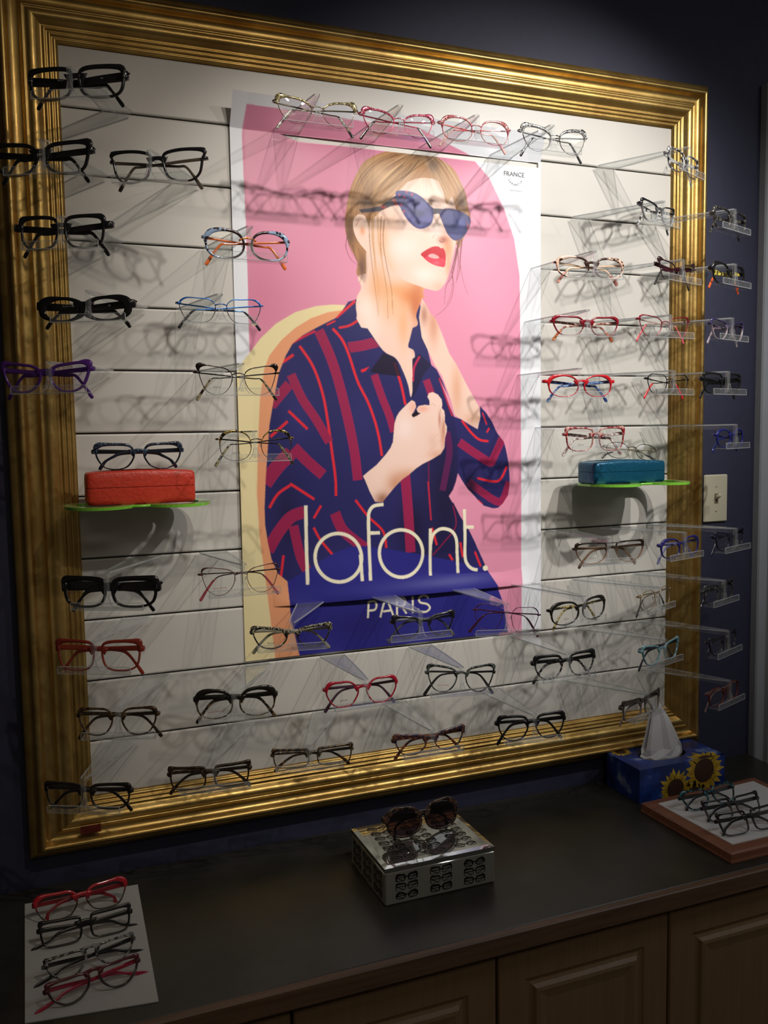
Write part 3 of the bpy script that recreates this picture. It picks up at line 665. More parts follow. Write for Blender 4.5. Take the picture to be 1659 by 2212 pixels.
('P',(242,234,206),[(541.4,925.0),(541.3,925.8),(541.1,926.6),(540.9,927.3),(540.5,928.0),(540.0,928.7),(539.5,929.2),(538.8,929.7),(538.1,930.1),(537.4,930.4),(536.6,930.6),(535.8,930.7),(535.0,930.7),(534.1,930.6),(533.3,930.3),(532.6,930.0),(531.8,929.6),(531.1,929.1),(530.5,928.6),(530.0,927.9),(529.5,927.2),(529.2,926.5),(528.9,925.7),(528.7,924.9),(528.7,924.1),(528.7,923.3),(528.9,922.6),(529.2,921.8),(529.6,921.2),(530.0,920.5),(530.6,920.0),(531.2,919.5),(531.9,919.1),(532.6,918.8),(533.4,918.6),(534.2,918.5),(535.1,918.5),(535.9,918.6),(536.7,918.8),(537.5,919.1),(538.2,919.5),(538.9,920.0),(539.5,920.6),(540.1,921.2),(540.5,921.9),(540.9,922.7),(541.1,923.5),(541.3,924.2)],False,None,None,1.0),
('L',(242,234,206),4.3,[(259.2,1009.1),(261.5,974.4)],None,1.0,None),
('L',(242,234,206),4.3,[(261.5,975.2),(275.0,975.6),(278.9,984.5),(274.7,993.0),(261.2,993.7)],None,1.0,None),
('L',(242,234,206),4.3,[(286.7,1010.4),(300.2,974.6),(316.2,1008.8)],None,1.0,None),
('L',(242,234,206),4.3,[(292.3,998.5),(311.8,997.5)],None,1.0,None),
('L',(242,234,206),4.3,[(324.6,1008.8),(325.2,972.8)],None,1.0,None),
('L',(242,234,206),4.3,[(325.1,973.6),(339.4,973.2),(344.3,981.5),(339.2,989.7),(325.7,990.9)],None,1.0,None),
('L',(242,234,206),4.3,[(335.8,991.0),(346.5,1007.7)],None,1.0,None),
('L',(242,234,206),4.3,[(360.9,1008.2),(361.4,971.9)],None,1.0,None),
('L',(242,234,206),4.3,[(398.1,978.9),(388.3,972.2),(376.7,976.4),(378.2,986.4),(394.4,991.7),(400.8,1000.6),(392.1,1007.8),(377.1,1005.7),(372.1,999.7)],None,1.0,None)]
PW, PH = 0.672, 1.072
SS = 2
def raster_art():
    Wd, Hd = int(PW * 1000) * SS, int(PH * 1000) * SS
    img = np.empty((Hd, Wd, 3), np.float32); img[:] = (236, 238, 244)
    masks = {}
    def polymask(P):
        P = np.asarray(P, float) * SS
        x0, x1 = int(max(0, P[:, 0].min() - 1)), int(min(Wd, P[:, 0].max() + 2))
        y0, y1 = int(max(0, P[:, 1].min() - 1)), int(min(Hd, P[:, 1].max() + 2))
        if x1 <= x0 or y1 <= y0: return None
        xx = np.arange(x0, x1) + 0.5; yy = np.arange(y0, y1) + 0.5
        m = np.zeros((y1 - y0, x1 - x0), bool)
        for i in range(len(P)):
            ax, ay = P[i]; bx, by = P[(i + 1) % len(P)]
            if ay == by: continue
            rows = (yy >= min(ay, by)) & (yy < max(ay, by))
            if not rows.any(): continue
            xi = ax + (yy[rows] - ay) * (bx - ax) / (by - ay)
            m[rows] ^= xx[None, :] < xi[:, None]
        return (y0, y1, x0, x1, m)
    def put(mk, col, alpha=1.0, clip=None):
        if mk is None: return
        y0, y1, x0, x1, m = mk
        a = m.astype(np.float32) * alpha
        if clip: a = a * masks[clip][y0:y1, x0:x1]
        img[y0:y1, x0:x1] = img[y0:y1, x0:x1] * (1 - a[..., None]) + np.array(col, np.float32) * a[..., None]
    def line(P, width, col, alpha=1.0, clip=None, wend=None):
        P = np.asarray(P, float)
        k = len(P); nrm = np.zeros_like(P)
        for i in range(k):
            d = P[min(i + 1, k - 1)] - P[max(i - 1, 0)]; d /= (np.hypot(*d) + 1e-9); nrm[i] = (-d[1], d[0])
        w = np.linspace(width, width if wend is None else wend, k)[:, None] / 2
        for i in range(k - 1):
            q = np.array([P[i] + nrm[i] * w[i], P[i + 1] + nrm[i + 1] * w[i + 1], P[i + 1] - nrm[i + 1] * w[i + 1], P[i] - nrm[i] * w[i]])
            put(polymask(q), col, alpha, clip)
    def blob(cx, cy, rx, ry, col, alpha, clip):
        cx, cy, rx, ry = cx * SS, cy * SS, rx * SS, ry * SS
        x0, x1 = int(max(0, cx - 2.5 * rx)), int(min(Wd, cx + 2.5 * rx)); y0, y1 = int(max(0, cy - 2.5 * ry)), int(min(Hd, cy + 2.5 * ry))
        if x1 <= x0 or y1 <= y0: return
        X, Y = np.meshgrid(np.arange(x0, x1), np.arange(y0, y1))
        a = alpha * np.exp(-(((X - cx) / rx) ** 2 + ((Y - cy) / ry) ** 2))
        if clip: a = a * masks[clip][y0:y1, x0:x1]
        a = a.astype(np.float32)
        img[y0:y1, x0:x1] = img[y0:y1, x0:x1] * (1 - a[..., None]) + np.array(col, np.float32) * a[..., None]
    for e in ART:
        k = e[0]
        if k == 'P':
            _, col, pts, sm, name, clip, alpha = e
            P = catmull(pts, 6) if sm else np.array(pts, float)
            mk = polymask(P)
            if name:
                full = masks.get(name)
                if full is None: full = np.zeros((Hd, Wd), bool)
                full[mk[0]:mk[1], mk[2]:mk[3]] |= mk[4]; masks[name] = full
            put(mk, col, alpha, clip)
        elif k == 'L':
            _, col, w, pts, clip, alpha, wend = e
            line(catmull(pts, 6, False), w, col, alpha, clip, wend)
        elif k == 'K':      # band of n thin lines
            _, col, n, tw, pts, clip, alpha = e
            P = catmull(pts, 6, False); kk = len(P); nr = np.zeros_like(P)
            for i in range(kk):
                d = P[min(i + 1, kk - 1)] - P[max(i - 1, 0)]; d /= (np.hypot(*d) + 1e-9); nr[i] = (-d[1], d[0])
            line(P, tw, tuple(0.45 * c + 0.55 * d for c, d in zip(col, (45, 32, 74))), alpha, clip)
            for j in range(n):
                o_ = (j / (n - 1) - 0.5) * tw
                line(P + nr * o_, tw / n * 0.56, col, alpha, clip)
        elif k == 'G':
            _, col, cx, cy, rx, ry, alpha, clip = e
            blob(cx, cy, rx, ry, col, alpha, clip)
        elif k == 'H':      # hair strokes between two guide curves
            _, g1, g2, n, cols, w, clip, alpha = e
            A, B = catmull(g1, 8, False), catmull(g2, 8, False)
            Ln = min(len(A), len(B)); A = A[np.linspace(0, len(A) - 1, Ln).astype(int)]; B = B[np.linspace(0, len(B) - 1, Ln).astype(int)]
            for i in range(n):
                t = RNG.random(); Q = A * (1 - t) + B * t
                s0 = RNG.integers(0, max(1, Ln // 3)); e0 = RNG.integers(2 * Ln // 3, Ln)
                line(Q[s0:e0] + RNG.normal(0, 0.5, 2), w * (0.5 + RNG.random()), cols[RNG.integers(len(cols))], alpha * (0.4 + 0.6 * RNG.random()), clip, 0.3)
        elif k == 'R':      # lettering ring
            _, col, cx, cy, ro, rx_, w = e
            th = np.linspace(0, 2 * PI, 97)
            P = np.stack([cx + rx_ * np.cos(th), cy + ro * np.sin(th)], 1)
            line(P, w, col)
    img = img.reshape(Hd // SS, SS, Wd // SS, SS, 3).mean((1, 3)) / 255.0
    lin = np.where(img <= 0.04045, img / 12.92, ((img + 0.055) / 1.055) ** 2.4)
    return lin
def build_poster():
    lin = raster_art()
    hh, ww = lin.shape[:2]
    nx, nz = ww + 1, hh + 1
    X = np.linspace(0, PW, nx)[None, :].repeat(nz, 0); Zd = np.linspace(0, PH, nz)[:, None].repeat(nx, 1)
    Yo = np.full((nz, nx), -0.0022)
    # the sheet leans out above the slot cut along the first groove
    zs1 = 0.055
    Yo += np.where(Zd < zs1, -(zs1 - Zd) * 0.62 * (0.75 + 0.25 * np.cos(X * 6)), 0)
    Yo += np.where(Zd >= 0.068, -0.0055 * np.exp(-((Zd - 0.068) / 0.020) ** 1.0) * np.clip(np.sin((X - 0.08) / 0.50 * PI), 0, 1), 0)
    # lower slit: the upper sheet bulges over the tucked lower strip
    slit = 0.968
    win = np.clip(np.sin((X - 0.06) / (PW - 0.06) * PI), 0, 1) ** 0.6
    up = np.clip((slit - Zd), 0, None)
    bul = (0.011 * np.exp(-(up / 0.030) ** 2) + 0.006 * np.exp(-((up - 0.05) / 0.04) ** 2) * np.cos((X - 0.18) * 9)) * win
    Yo += np.where(Zd <= slit, -bul, 0)
    # faint handling waves
    calm = np.clip((0.575 - X) / 0.06, 0, 1)
    Yo += (-0.0016 * (1 + np.sin(X * 31 + Zd * 13)) * np.exp(-Zd / 0.12) - 0.0007 * (1 + np.sin(X * 17 - Zd * 21))) * calm
    Yo += -0.004 * np.clip(1 - X / 0.03, 0, 1) * (0.5 + 0.5 * np.cos(Zd * 9)) - 0.004 * np.clip(1 - (PW - X) / 0.03, 0, 1)
    Yo = np.minimum(Yo, -0.0015)
    co = np.stack([X, Yo, -Zd], -1).reshape(-1, 3).astype(np.float32)
    jj, ii = np.meshgrid(np.arange(nz - 1), np.arange(nx - 1), indexing='ij')
    keep = np.ones(jj.shape, bool)
    zc = (jj + 0.5) * PH / (nz - 1); xc = (ii + 0.5) * PW / (nx - 1)
    keep &= ~((zc > 0.0555) & (zc < 0.0675) & (xc > 0.095) & (xc < 0.668) & (zc - 0.0555 < (xc - 0.095) * 0.3) & (zc - 0.0555 > -0.02))
    keep &= ~((zc > 0.9675) & (zc < 0.9685) & (xc > 0.06))
    a = jj * nx + ii
    q = np.stack([a, a + nx, a + nx + 1, a + 1], -1)[keep]
    me = bpy.data.meshes.new('poster')
    me.vertices.add(len(co)); me.vertices.foreach_set('co', co.ravel())
    me.loops.add(q.size); me.loops.foreach_set('vertex_index', q.ravel().astype(np.int32))
    me.polygons.add(len(q)); me.polygons.foreach_set('loop_start', np.arange(0, q.size, 4, dtype=np.int32))
    me.update(calc_edges=True)
    me.polygons.foreach_set('use_smooth', np.ones(len(q), bool))
    ca = me.color_attributes.new('print', 'FLOAT_COLOR', 'CORNER')
    cf = lin[jj[keep], ii[keep]]
    cf = np.concatenate([cf, np.ones((len(cf), 1))], 1).astype(np.float32)
    # smooth print: corner colours averaged over neighbouring cells
    pad = np.pad(lin, ((1, 1), (1, 1), (0, 0)), mode='edge')
    vc = (pad[:-1, :-1] + pad[1:, :-1] + pad[:-1, 1:] + pad[1:, 1:]) / 4
    vc = np.concatenate([vc, np.ones(vc.shape[:2] + (1,))], -1).reshape(-1, 4).astype(np.float32)
    ca.data.foreach_set('color', vc[q.ravel()].ravel())
    m, nt, nd, lk, b = nodes_of('satin_poster_paper')
    at = nd.new('ShaderNodeVertexColor'); at.layer_name = 'print'
    lk.new(at.outputs['Color'], b.inputs['Base Color'])
    setp(b, Roughness=0.33); b.inputs['Specular IOR Level'].default_value = 0.5
    me.materials.append(m)
    o = bpy.data.objects.new('poster', me); COL.objects.link(o)
    o.location = (0.373, 0, Z0 - 0.065)
    tag(o, 'tall glossy poster of a woman in blue sunglasses and striped shirt on the slatwall', 'poster')
    return o
poster = build_poster()
M_INK = plain('grey_print_ink', (0.10, 0.10, 0.11), 0.5)
M_INKL = plain('light_print_ink', (0.42, 0.42, 0.44), 0.5)
text_part('FRANCE', 0.0135, (0.609, -0.0030, -0.085), M_INK, poster)
for i, ch in enumerate('GARANTIE'):
    a = math.radians(-150 + i * 17)
    text_part(ch, 0.0062, (0.612 + 0.0175 * math.cos(a), -0.0030, -0.089 + 0.0175 * math.sin(a)), M_INK, poster, rot=(PI / 2, -(a + PI / 2), 0))
text_part('origine française', 0.005, (0.612, -0.0030, -0.118), M_INKL, poster)

# ================================================================ EYEGLASSES
def ell(n, k=2.0):
    return [(0.5 * math.copysign(abs(math.cos(2 * PI * i / n)) ** (2 / k), math.cos(2 * PI * i / n)), 0.5 * math.copysign(abs(math.sin(2 * PI * i / n)) ** (2 / k), math.sin(2 * PI * i / n))) for i in range(n)]
SHAPES = {
 'square': [(-.46, .40), (-.49, .05), (-.42, -.32), (-.22, -.49), (.18, -.5), (.42, -.34), (.5, .05), (.48, .38), (.30, .49), (-.15, .5)],
 'angular': [(-.5, .15), (-.42, -.25), (-.2, -.48), (.2, -.5), (.4, -.3), (.48, .1), (.5, .40), (.34, .5), (0, .48), (-.34, .40)],
 'butterfly': [(-.44, .30), (-.40, -.1), (-.30, -.38), (-.05, -.5), (.22, -.48), (.40, -.25), (.47, .2), (.5, .44), (.15, .5), (-.25, .44)],
 'oval': ell(12, 2.2), 'ovalwide': ell(12, 2.1), 'round': ell(12, 2.25),
 'soft': [(-.48, .22), (-.46, -.1), (-.3, -.42), (0, -.5), (.3, -.42), (.45, -.1), (.5, .25), (.3, .46), (-.05, .45), (-.32, .42)],
 'cat': [(-.46, .20), (-.42, -.15), (-.22, -.44), (.05, -.5), (.30, -.36), (.44, -.02), (.5, .36), (.34, .5), (0, .46), (-.3, .38)],
 'cat2': [(-.48, .08), (-.38, -.28), (-.1, -.5), (.2, -.44), (.40, -.15), (.5, .25), (.38, .48), (.1, .5), (-.2, .42), (-.4, .28)],
 'browcat': [(-.44, .20), (-.42, -.15), (-.22, -.44), (.05, -.5), (.30, -.36), (.42, -.02), (.5, .36), (.34, .5), (0, .46), (-.3, .38)],
 'panto': [(-.46, .25), (-.45, -.05), (-.28, -.4), (0, -.5), (.28, -.4), (.45, -.05), (.48, .25), (.36, .46), (0, .5), (-.34, .45)],
 'rect': [(-.47, .36), (-.47, -.2), (-.36, -.46), (0, -.5), (.36, -.46), (.47, -.2), (.5, .38), (.38, .5), (0, .48), (-.38, .46)],
 'hexa': [(-.48, .1), (-.3, -.4), (-.1, -.5), (.15, -.5), (.36, -.3), (.5, .12), (.36, .44), (.05, .5), (-.25, .46)],
 'aviator': [(-.44, .30), (-.42, -.05), (-.25, -.4), (.02, -.5), (.3, -.40), (.46, -.05), (.5, .25), (.4, .46), (0, .5), (-.36, .46)],
 'half': [(-.48, .25), (-.4, -.15), (-.15, -.47), (.15, -.48), (.4, -.15), (.5, .28), (.42, .45), (0, .5), (-.4, .45)],
}
M_STEEL = plain('polished_steel_rivet', (0.75, 0.75, 0.73), 0.2, 1.0)
M_LOGO = plain('faint_lens_print', (0.16, 0.15, 0.14), 0.6)
M_LOGOR = plain('red_lens_print', (0.45, 0.09, 0.06), 0.6)
M_LOGOW = plain('white_temple_print', (0.75, 0.75, 0.72), 0.5)
WR = 0.85
def wrap(x): return WR * x * x
def eyeglasses(loc, rotz, W, H, shape, style, o, label, group, tilt=0.0, roll=0.0):
    t = thing('eyeglasses', loc, label, 'eyeglasses', group, (tilt, roll, rotz))
    metal = style == 'met'
    fm = frame_mat(o['f'], metal)
    tm = frame_mat(o['t'], metal) if 't' in o else fm
    kt = 1.1 if metal else (1.2 if o.get('tt', .003) < .005 else 1.02)
    tt, tb, ts, tc = [o.get(k_, v_) * kt for k_, v_ in (('tt', .003), ('tb', .002), ('ts', .0025), ('tc', .003))]
    end = o.get('e', 0.004 if metal else 0.0015)
    g = o.get('g', 0.019 if metal else 0.0165)
    lw = W / 2 - end - ts - g / 2 - (tc * 0.45)
    lh = H - tt - tb
    cx, cz = g / 2 + lw / 2, tb + lh / 2
    base = catmull(SHAPES[shape], 5 if len(SHAPES[shape]) > 9 else 6)
    N = len(base)
    d = 0.0021 if not metal else 0.0009
    b = MB(); lens = []
    for sx in (1, -1):
        Lp = np.stack([cx + base[:, 0] * lw, cz + base[:, 1] * lh], 1)
        tg = np.roll(Lp, -1, 0) - np.roll(Lp, 1, 0); tg /= np.hypot(tg[:, 0], tg[:, 1])[:, None]
        nr = np.stack([tg[:, 1], -tg[:, 0]], 1)
        if ((Lp + nr * .001 - [cx, cz]) ** 2).sum() < ((Lp - [cx, cz]) ** 2).sum(): nr = -nr
        th = tt * np.clip(nr[:, 1], 0, 1) ** 2 + tb * np.clip(-nr[:, 1], 0, 1) ** 2 + ts * nr[:, 0] ** 2 + tc * np.clip(nr[:, 0], 0, 1) * np.clip(nr[:, 1], 0, 1) * 2
        vs = []
        for (x, z), (nx_, nz_), tk in zip(Lp, nr, th):
            dd = d + (min(0.0006, tk * 0.1) if metal else 0)
            for u, yy in ((0, .45), (0, -.45), (.22, -1), (.75, -1), (1, -.5), (1, .5), (.75, 1), (.22, 1)):
                px, pz = x + nx_ * tk * u, z + nz_ * tk * u
                vs.append((sx * px, yy * dd + wrap(px), pz))
        k = 8
        fs = []
        for i in range(N):
            for j in range(k):
                q = (i * k + j, i * k + (j + 1) % k, ((i + 1) % N) * k + (j + 1) % k, ((i + 1) % N) * k + j)
                fs.append(q if sx > 0 else q[::-1])
        b.add(vs, fs)
        lens.append(Lp)
    # bridge
    zb = cz + lh * (o.get('bz', 0.20))
    xi = g / 2 + (lw * 0.07 if not metal else lw * 0.015)
    if metal:
        pts = [(x, wrap(x) - 0.0012 * (1 - (x / xi) ** 2), zb + 0.0025 * (1 - (x / xi) ** 2)) for x in np.linspace(-xi, xi, 9)]
        if 'br' in o: pass
        b.tube(pts, 0.0011, 8)
    else:
        br = max(tt * 0.62, 0.0026)
        xs_ = np.linspace(-xi - .002, xi + .002, 11)
        pts = [(x, wrap(x), zb + 0.0035 * (1 - (x / xi) ** 2)) for x in xs_]
        rb = [br * (1.0 + 0.9 * abs(x / xi) ** 2.5) for x in xs_]
        mb_ = b
        if 'br' in o: mb_ = MB(); rb = [0.0016] * 11
        mb_.tube(pts, 0, 10, flat=([d * 0.95] * 11, rb))
        if 'br' in o: mb_.build('bridge', frame_mat(o['br'], True), t)['label'] = 'bright orange bridge'
    if o.get('top'):
        b.tube([(x, wrap(x) - .001, H - 0.003) for x in np.linspace(-g / 2 - lw * .36, g / 2 + lw * .36, 9)], 0.0010, 8)
    # end pieces and hinges
    zh = min(cz + lh * (0.26 if shape not in ('cat', 'cat2', 'butterfly', 'angular', 'browcat') else 0.34), 0.0375)
    th_ = o.get('th', .005) * (1.0 if metal else 1.35)
    xe = W / 2
    for sx in (1, -1):
        x0 = cx + lw * 0.47
        if metal:
            b.tube([(sx * x0, wrap(x0), zh), (sx * (xe - .002), wrap(x0) - 0.0008, zh + .0005), (sx * xe, wrap(xe) + 0.002, zh + .0005), (sx * xe, wrap(xe) + 0.0055, zh)], 0, 8, flat=([0.0010] * 4, [0.0014, 0.0016, 0.0016, 0.0014]))
        else:
            hh = max(th_ * 0.5, tc * 0.55, 0.002)
            b.tube([(sx * (x0 + .001), wrap(x0), zh), (sx * (xe - .0025), wrap(xe) - .0005, zh), (sx * (xe - .0008), wrap(xe) + .003, zh), (sx * (xe - .0012), wrap(xe) + .0075, zh)], 0, 8, flat=([d * .9] * 4, [hh, hh, hh * .95, hh * .85]))
    b.build('frame_front', fm, t)
    if 'jew' in o:
        b = MB(); jm = plain('rhinestone', o['jew'], 0.12, 0.7)
        for sx in (1, -1):
            P = lens[0]
            for i in range(N):
                x, z = P[i]
                if z > cz + lh * 0.12 and x > cx - lw * 0.42:
                    for q in range(3 if x > cx + lw * .22 else 2):
                        r_ = random.uniform(.0007, .0011)
                        dx, dz = (x - cx), (z - cz); ln = math.hypot(dx, dz)
                        k_ = 0.0009 + q * 0.0019
                        b.ball((sx * (x + dx / ln * k_), wrap(x) - d * 1.1, z + dz / ln * k_), r_, 5, 4)
        b.build('rhinestones', jm, t)
    if o.get('dots'):
        for sx in (1, -1):
            for q in (-.0016, .0022):
                b = MB(); b.ball((sx * (xe - 0.0045), wrap(xe) - d - .0012, zh + q), .0008, 8, 5, sc=(1, .5, 1)); b.build('rivet', M_STEEL, t)
    # lenses
    lm = M_LENS if 'lens' not in o else clear('tinted_lens', o['lens'], tuple(x * .8 for x in o['lens']), 0.01, ior=1.5)
    for sx in (1, -1):
        b = MB(); P = lens[0]; c = (cx, cz)
        vs = [(sx * c[0], wrap(c[0]) - .0012, c[1])]
        for ring in (0.5, 1.0):
            for x, z in P:
                px, pz = c[0] + (x - c[0]) * ring, c[1] + (z - c[1]) * ring
                vs.append((sx * px, wrap(px) - .0012 * (1 - ring ** 2), pz))
        fs = [(0, 1 + i, 1 + (i + 1) % N) for i in range(N)] + [(1 + i, 1 + N + i, 1 + N + (i + 1) % N, 1 + (i + 1) % N) for i in range(N)]
        b.add(vs, fs)
        b.build('lens', lm, t)
    # folded temples, the ear ends bending down on the far side
    for sx, y0 in ((1, .0098), (-1, .0146)):
        b = MB(); y0 = y0 + (0 if metal else .0006)
        zx = zh; dr = o.get('dr', 0.0)
        tipx = o.get('tx', 0.070); tipz = o.get('tz', -0.009)
        path = [(sx * (xe - .0025), wrap(xe) + .0062, zx), (sx * (xe - .008), max(y0 - .001, wrap(xe) + .006), zx), (sx * xe * .4, y0, zx - .001 - dr * .5), (0, y0, zx - .002 - dr), (-sx * .030, y0 + .0004, zx - .0045 - dr), (-sx * .043, y0 + .001, zx - .010), (-sx * .055, y0 + .0015, (zx + tipz) / 2 - .001), (-sx * (tipx - .004), y0 + .0015, tipz + .006), (-sx * tipx, y0 + .0015, tipz)]
        C_ = catmull(path, 4, False)
        n_ = len(C_)
        u = np.linspace(0, 1, n_)
        if metal:
            hv = np.interp(u, [0, .1, .5, 1], [.0018, .0013, .0010, .0010]); wv = [.0006] * n_
            if th_ > .006: hv = np.interp(u, [0, .5, .75, 1], [th_ * .5, th_ * .42, .0022, .0025])
        else:
            hv = np.interp(u, [0, .12, .5, .72, .9, 1], [th_ * .5, th_ * .5, max(th_ * .36, .0016), .0022, .0034, .0024]); wv = [.0012] * n_
        if metal:
            cut = int(n_ * .62)
            b.tube(C_[:cut + 1], 0, 8, flat=(list(wv[:cut + 1]), list(hv[:cut + 1])), up=(0, 1, 0.001) if False else (0, 0, 1))
            te = b.build('temple', tm, t)
            b = MB(); m_ = n_ - cut
            b.tube(C_[cut:], 0, 8, flat=([.0012] * m_, list(np.interp(np.linspace(0, 1, m_), [0, .6, .9, 1], [.0017, .0024, .0027, .0016]))))
            b.build('temple_tip', frame_mat(o['tip']) if 'tip' in o else plain('black_temple_sleeve', (.02, .02, .02), .3), te)
        elif 'tip2' in o:
            cut = int(n_ * .72)
            b.tube(C_[:cut + 1], 0, 8, flat=(list(wv[:cut + 1]), list(hv[:cut + 1]))); te = b.build('temple', tm, t)
            b = MB(); b.tube(C_[cut:], 0, 8, flat=(list(wv[cut:]), list(hv[cut:]))); b.build('temple_tip', frame_mat(o['tip2']), te)
        else:
            b.tube(C_, 0, 8, flat=(list(wv), list(hv))); te = b.build('temple', tm, t)
        if 'logo' in o:
            if sx > 0: continue
            text_part(o['logo'], 0.0042, (-0.028, y0 - 0.0022 - .004, zx - .0008), M_LOGOW, te, rot=(PI / 2, 0, 0))
            text_part('CE', 0.0030, (0.040, .0070, zx - .002), M_LOGOW, te, rot=(PI / 2, 0, 0))
    if o.get('pads'):
        for sx in (1, -1):
            b = MB(); b.ball((sx * .0088, .0052, cz + lh * .02), .0042, 8, 6, sc=(.35, .45, 1)); p_ = b.build('nose_pad', M_PAD, t)
            b = MB(); b.tube([(sx * (g / 2), wrap(g / 2) + .0008, cz + lh * .10), (sx * (g / 2 + .001), .004, cz + lh * .06), (sx * .0092, .0058, cz + lh * .02)], .0004, 6); b.build('pad_arm', fm if metal else plain('pad_arm_metal', (.4, .35, .3), .3, .9), p_)
    if 'logo2' in o:
        text_part(o['logo2'], 0.0062 if len(o['logo2']) < 8 else .0042, (-cx, wrap(cx) - .0024, cz - lh * .24), M_LOGO if len(o['logo2']) < 8 else M_LOGOR, t, 'lens_print')
    return t

# ---------------------------------------------------------------- clear acrylic arms
def arm_parts():
    L_ = 0.200
    out = []
    # arm: tapering flange with edges coloured for shade and shine, upright web, and the post that turns down at the tip
    b = MB()
    st = np.linspace(0, 1, 9)
    vs = []
    for s_ in st:
        y = -0.003 - (L_ - 0.003) * s_; w = 0.0215 * (1 - s_) ** 0.85 + 0.0048
        for x in (-w, -w + .0011, w - .0011, w):
            vs.append((x, y, 0.0)); vs.append((x, y, -0.0026))
    k = 8; fs0 = []; fs1 = []
    for i in range(len(st) - 1):
        a = i * k; c = (i + 1) * k
        for j in (0, 2, 4):
            top = (a + j, a + j + 2, c + j + 2, c + j); bot = (a + j + 1, c + j + 1, c + j + 3, a + j + 3)
            (fs0 if j == 2 else fs1).extend([top, bot])
        fs1.append((a, c, c + 1, a + 1)); fs1.append((a + 6, a + 7, c + 7, c + 6))
    b.add(vs, fs0, 0, False); b.add(vs, fs1, 1, False)
    # web
    b.add([(-.0014, -.004, -.0026), (.0014, -.004, -.0026), (.0014, -L_, -.0026), (-.0014, -L_, -.0026), (-.0014, -.004, -.0085), (.0014, -.004, -.0085), (.0014, -L_ + .006, -.0125), (-.0014, -L_ + .006, -.0125)],
          [(0, 4, 7, 3), (1, 2, 6, 5), (4, 5, 6, 7)], 0, False)
    # hook inside the groove
    b.box(-.020, .020, -.004, .0045, -.0022, -.0002, 0)
    out.append(('arm', b))
    b = MB()
    b.box(-.0048, .0048, -L_ - .0026, -L_, -.0500, .0, 0, .0006)
    b.box(-.0014, .0014, -L_, -L_ + .006, -.0500, -.004, 0)
    out.append(('post', b))
    # tray: base, front lip with rounded ends, saddle that lifts the bridge
    b = MB(); TW = .0625
    y0, y1 = -L_ - .0045, -L_ + .0205
    b.box(-TW, TW, y0, y1, -.0575, -.0557, 0, .0005)
    b.add([(TW * s, y, z) for y in (y0, y0 - .0022) for s, z in ((-1, -.0557), (-1, -.0465), (-.975, -.0445), (.975, -.0445), (1, -.0465), (1, -.0557))],
          [(0, 5, 4, 3, 2, 1), (6, 7, 8, 9, 10, 11)], 0, False)
    lip = [(-TW, -.0575), (-TW, -.0465), (-TW * .975, -.0445), (TW * .975, -.0445), (TW, -.0465), (TW, -.0575)]
    vs = [(x, y, z) for y in (y0, y0 - .0022) for x, z in lip]
    b.add(vs, [(i, i + 1, i + 7, i + 6) for i in range(5)] + [(5, 0, 6, 11)], 1, False)
    # added strip around the lip, its pale haze painting a bright edge highlight
    yf = y0 - .0024
    o1 = [(-TW, -.0575), (-TW, -.0465), (-TW * .975, -.0445), (TW * .975, -.0445), (TW, -.0465), (TW, -.0575)]
    i1 = [(-TW + .0009, -.0563), (-TW + .0009, -.0467), (-TW * .975 + .0003, -.0453), (TW * .975 - .0003, -.0453), (TW - .0009, -.0467), (TW - .0009, -.0563)]
    b.add([(x, yf, z) for x, z in o1 + i1], [(i, (i + 1) % 6, 6 + (i + 1) % 6, 6 + i) for i in range(6)], 1, False)
    out.append(('tray', b))
    b = MB()
    for s in (1, -1):
        pr_ = [(.0016, -.0330), (.0034, -.0400), (.0062, -.0480), (.0110, -.0535), (.0190, -.0556)]
        vs = [(s * x, y, z) for x, z in pr_ for y in (-L_ - .004, -L_ + .0045)] + [(s * (x + .0014), y, z - .0004) for x, z in pr_ for y in (-L_ - .004, -L_ + .0045)]
        n_ = len(pr_)
        fs = [(2 * i, 2 * i + 1, 2 * i + 3, 2 * i + 2) for i in range(n_ - 1)]
        b.add(vs, fs, 0, True)
        b.add(vs, [(2 * i, 2 * i + 2, 2 * n_ + 2 * i + 2, 2 * n_ + 2 * i) for i in range(n_ - 1)], 1, False)
    out.append(('nose_rest', b))
    return out
ARM_SRC = None
def holder(loc, rotz, label, dz=0.0, turn=0.0):
    """the tray is swivelled by turn on its post, and stands dz higher or lower"""
    global ARM_SRC
    t = thing('eyeglasses_holder', loc, label, 'eyeglasses holder', 'clear acrylic holders carrying the eyeglasses', (0, 0, rotz))
    if ARM_SRC is None:
        kids = ARM_SRC = [b.build(nm, [M_ACRP if nm == 'post' else M_ACR, M_ACRE], t) for nm, b in arm_parts()]
    else:
        kids = []
        for s in ARM_SRC:
            c = s.copy(); COL.objects.link(c); c.parent = t; kids.append(c)
    for c in kids:
        nm = c.name.split('.')[0]
        if nm == 'arm': continue
        c.rotation_euler = (0, 0, turn)
        c.location = (-math.sin(turn) * 0.2, -0.2 + math.cos(turn) * 0.2, 0 if nm == 'post' else dz)
        c.scale = (1, 1, (0.0575 - dz) / 0.0575 if nm == 'post' else 1)
    return t
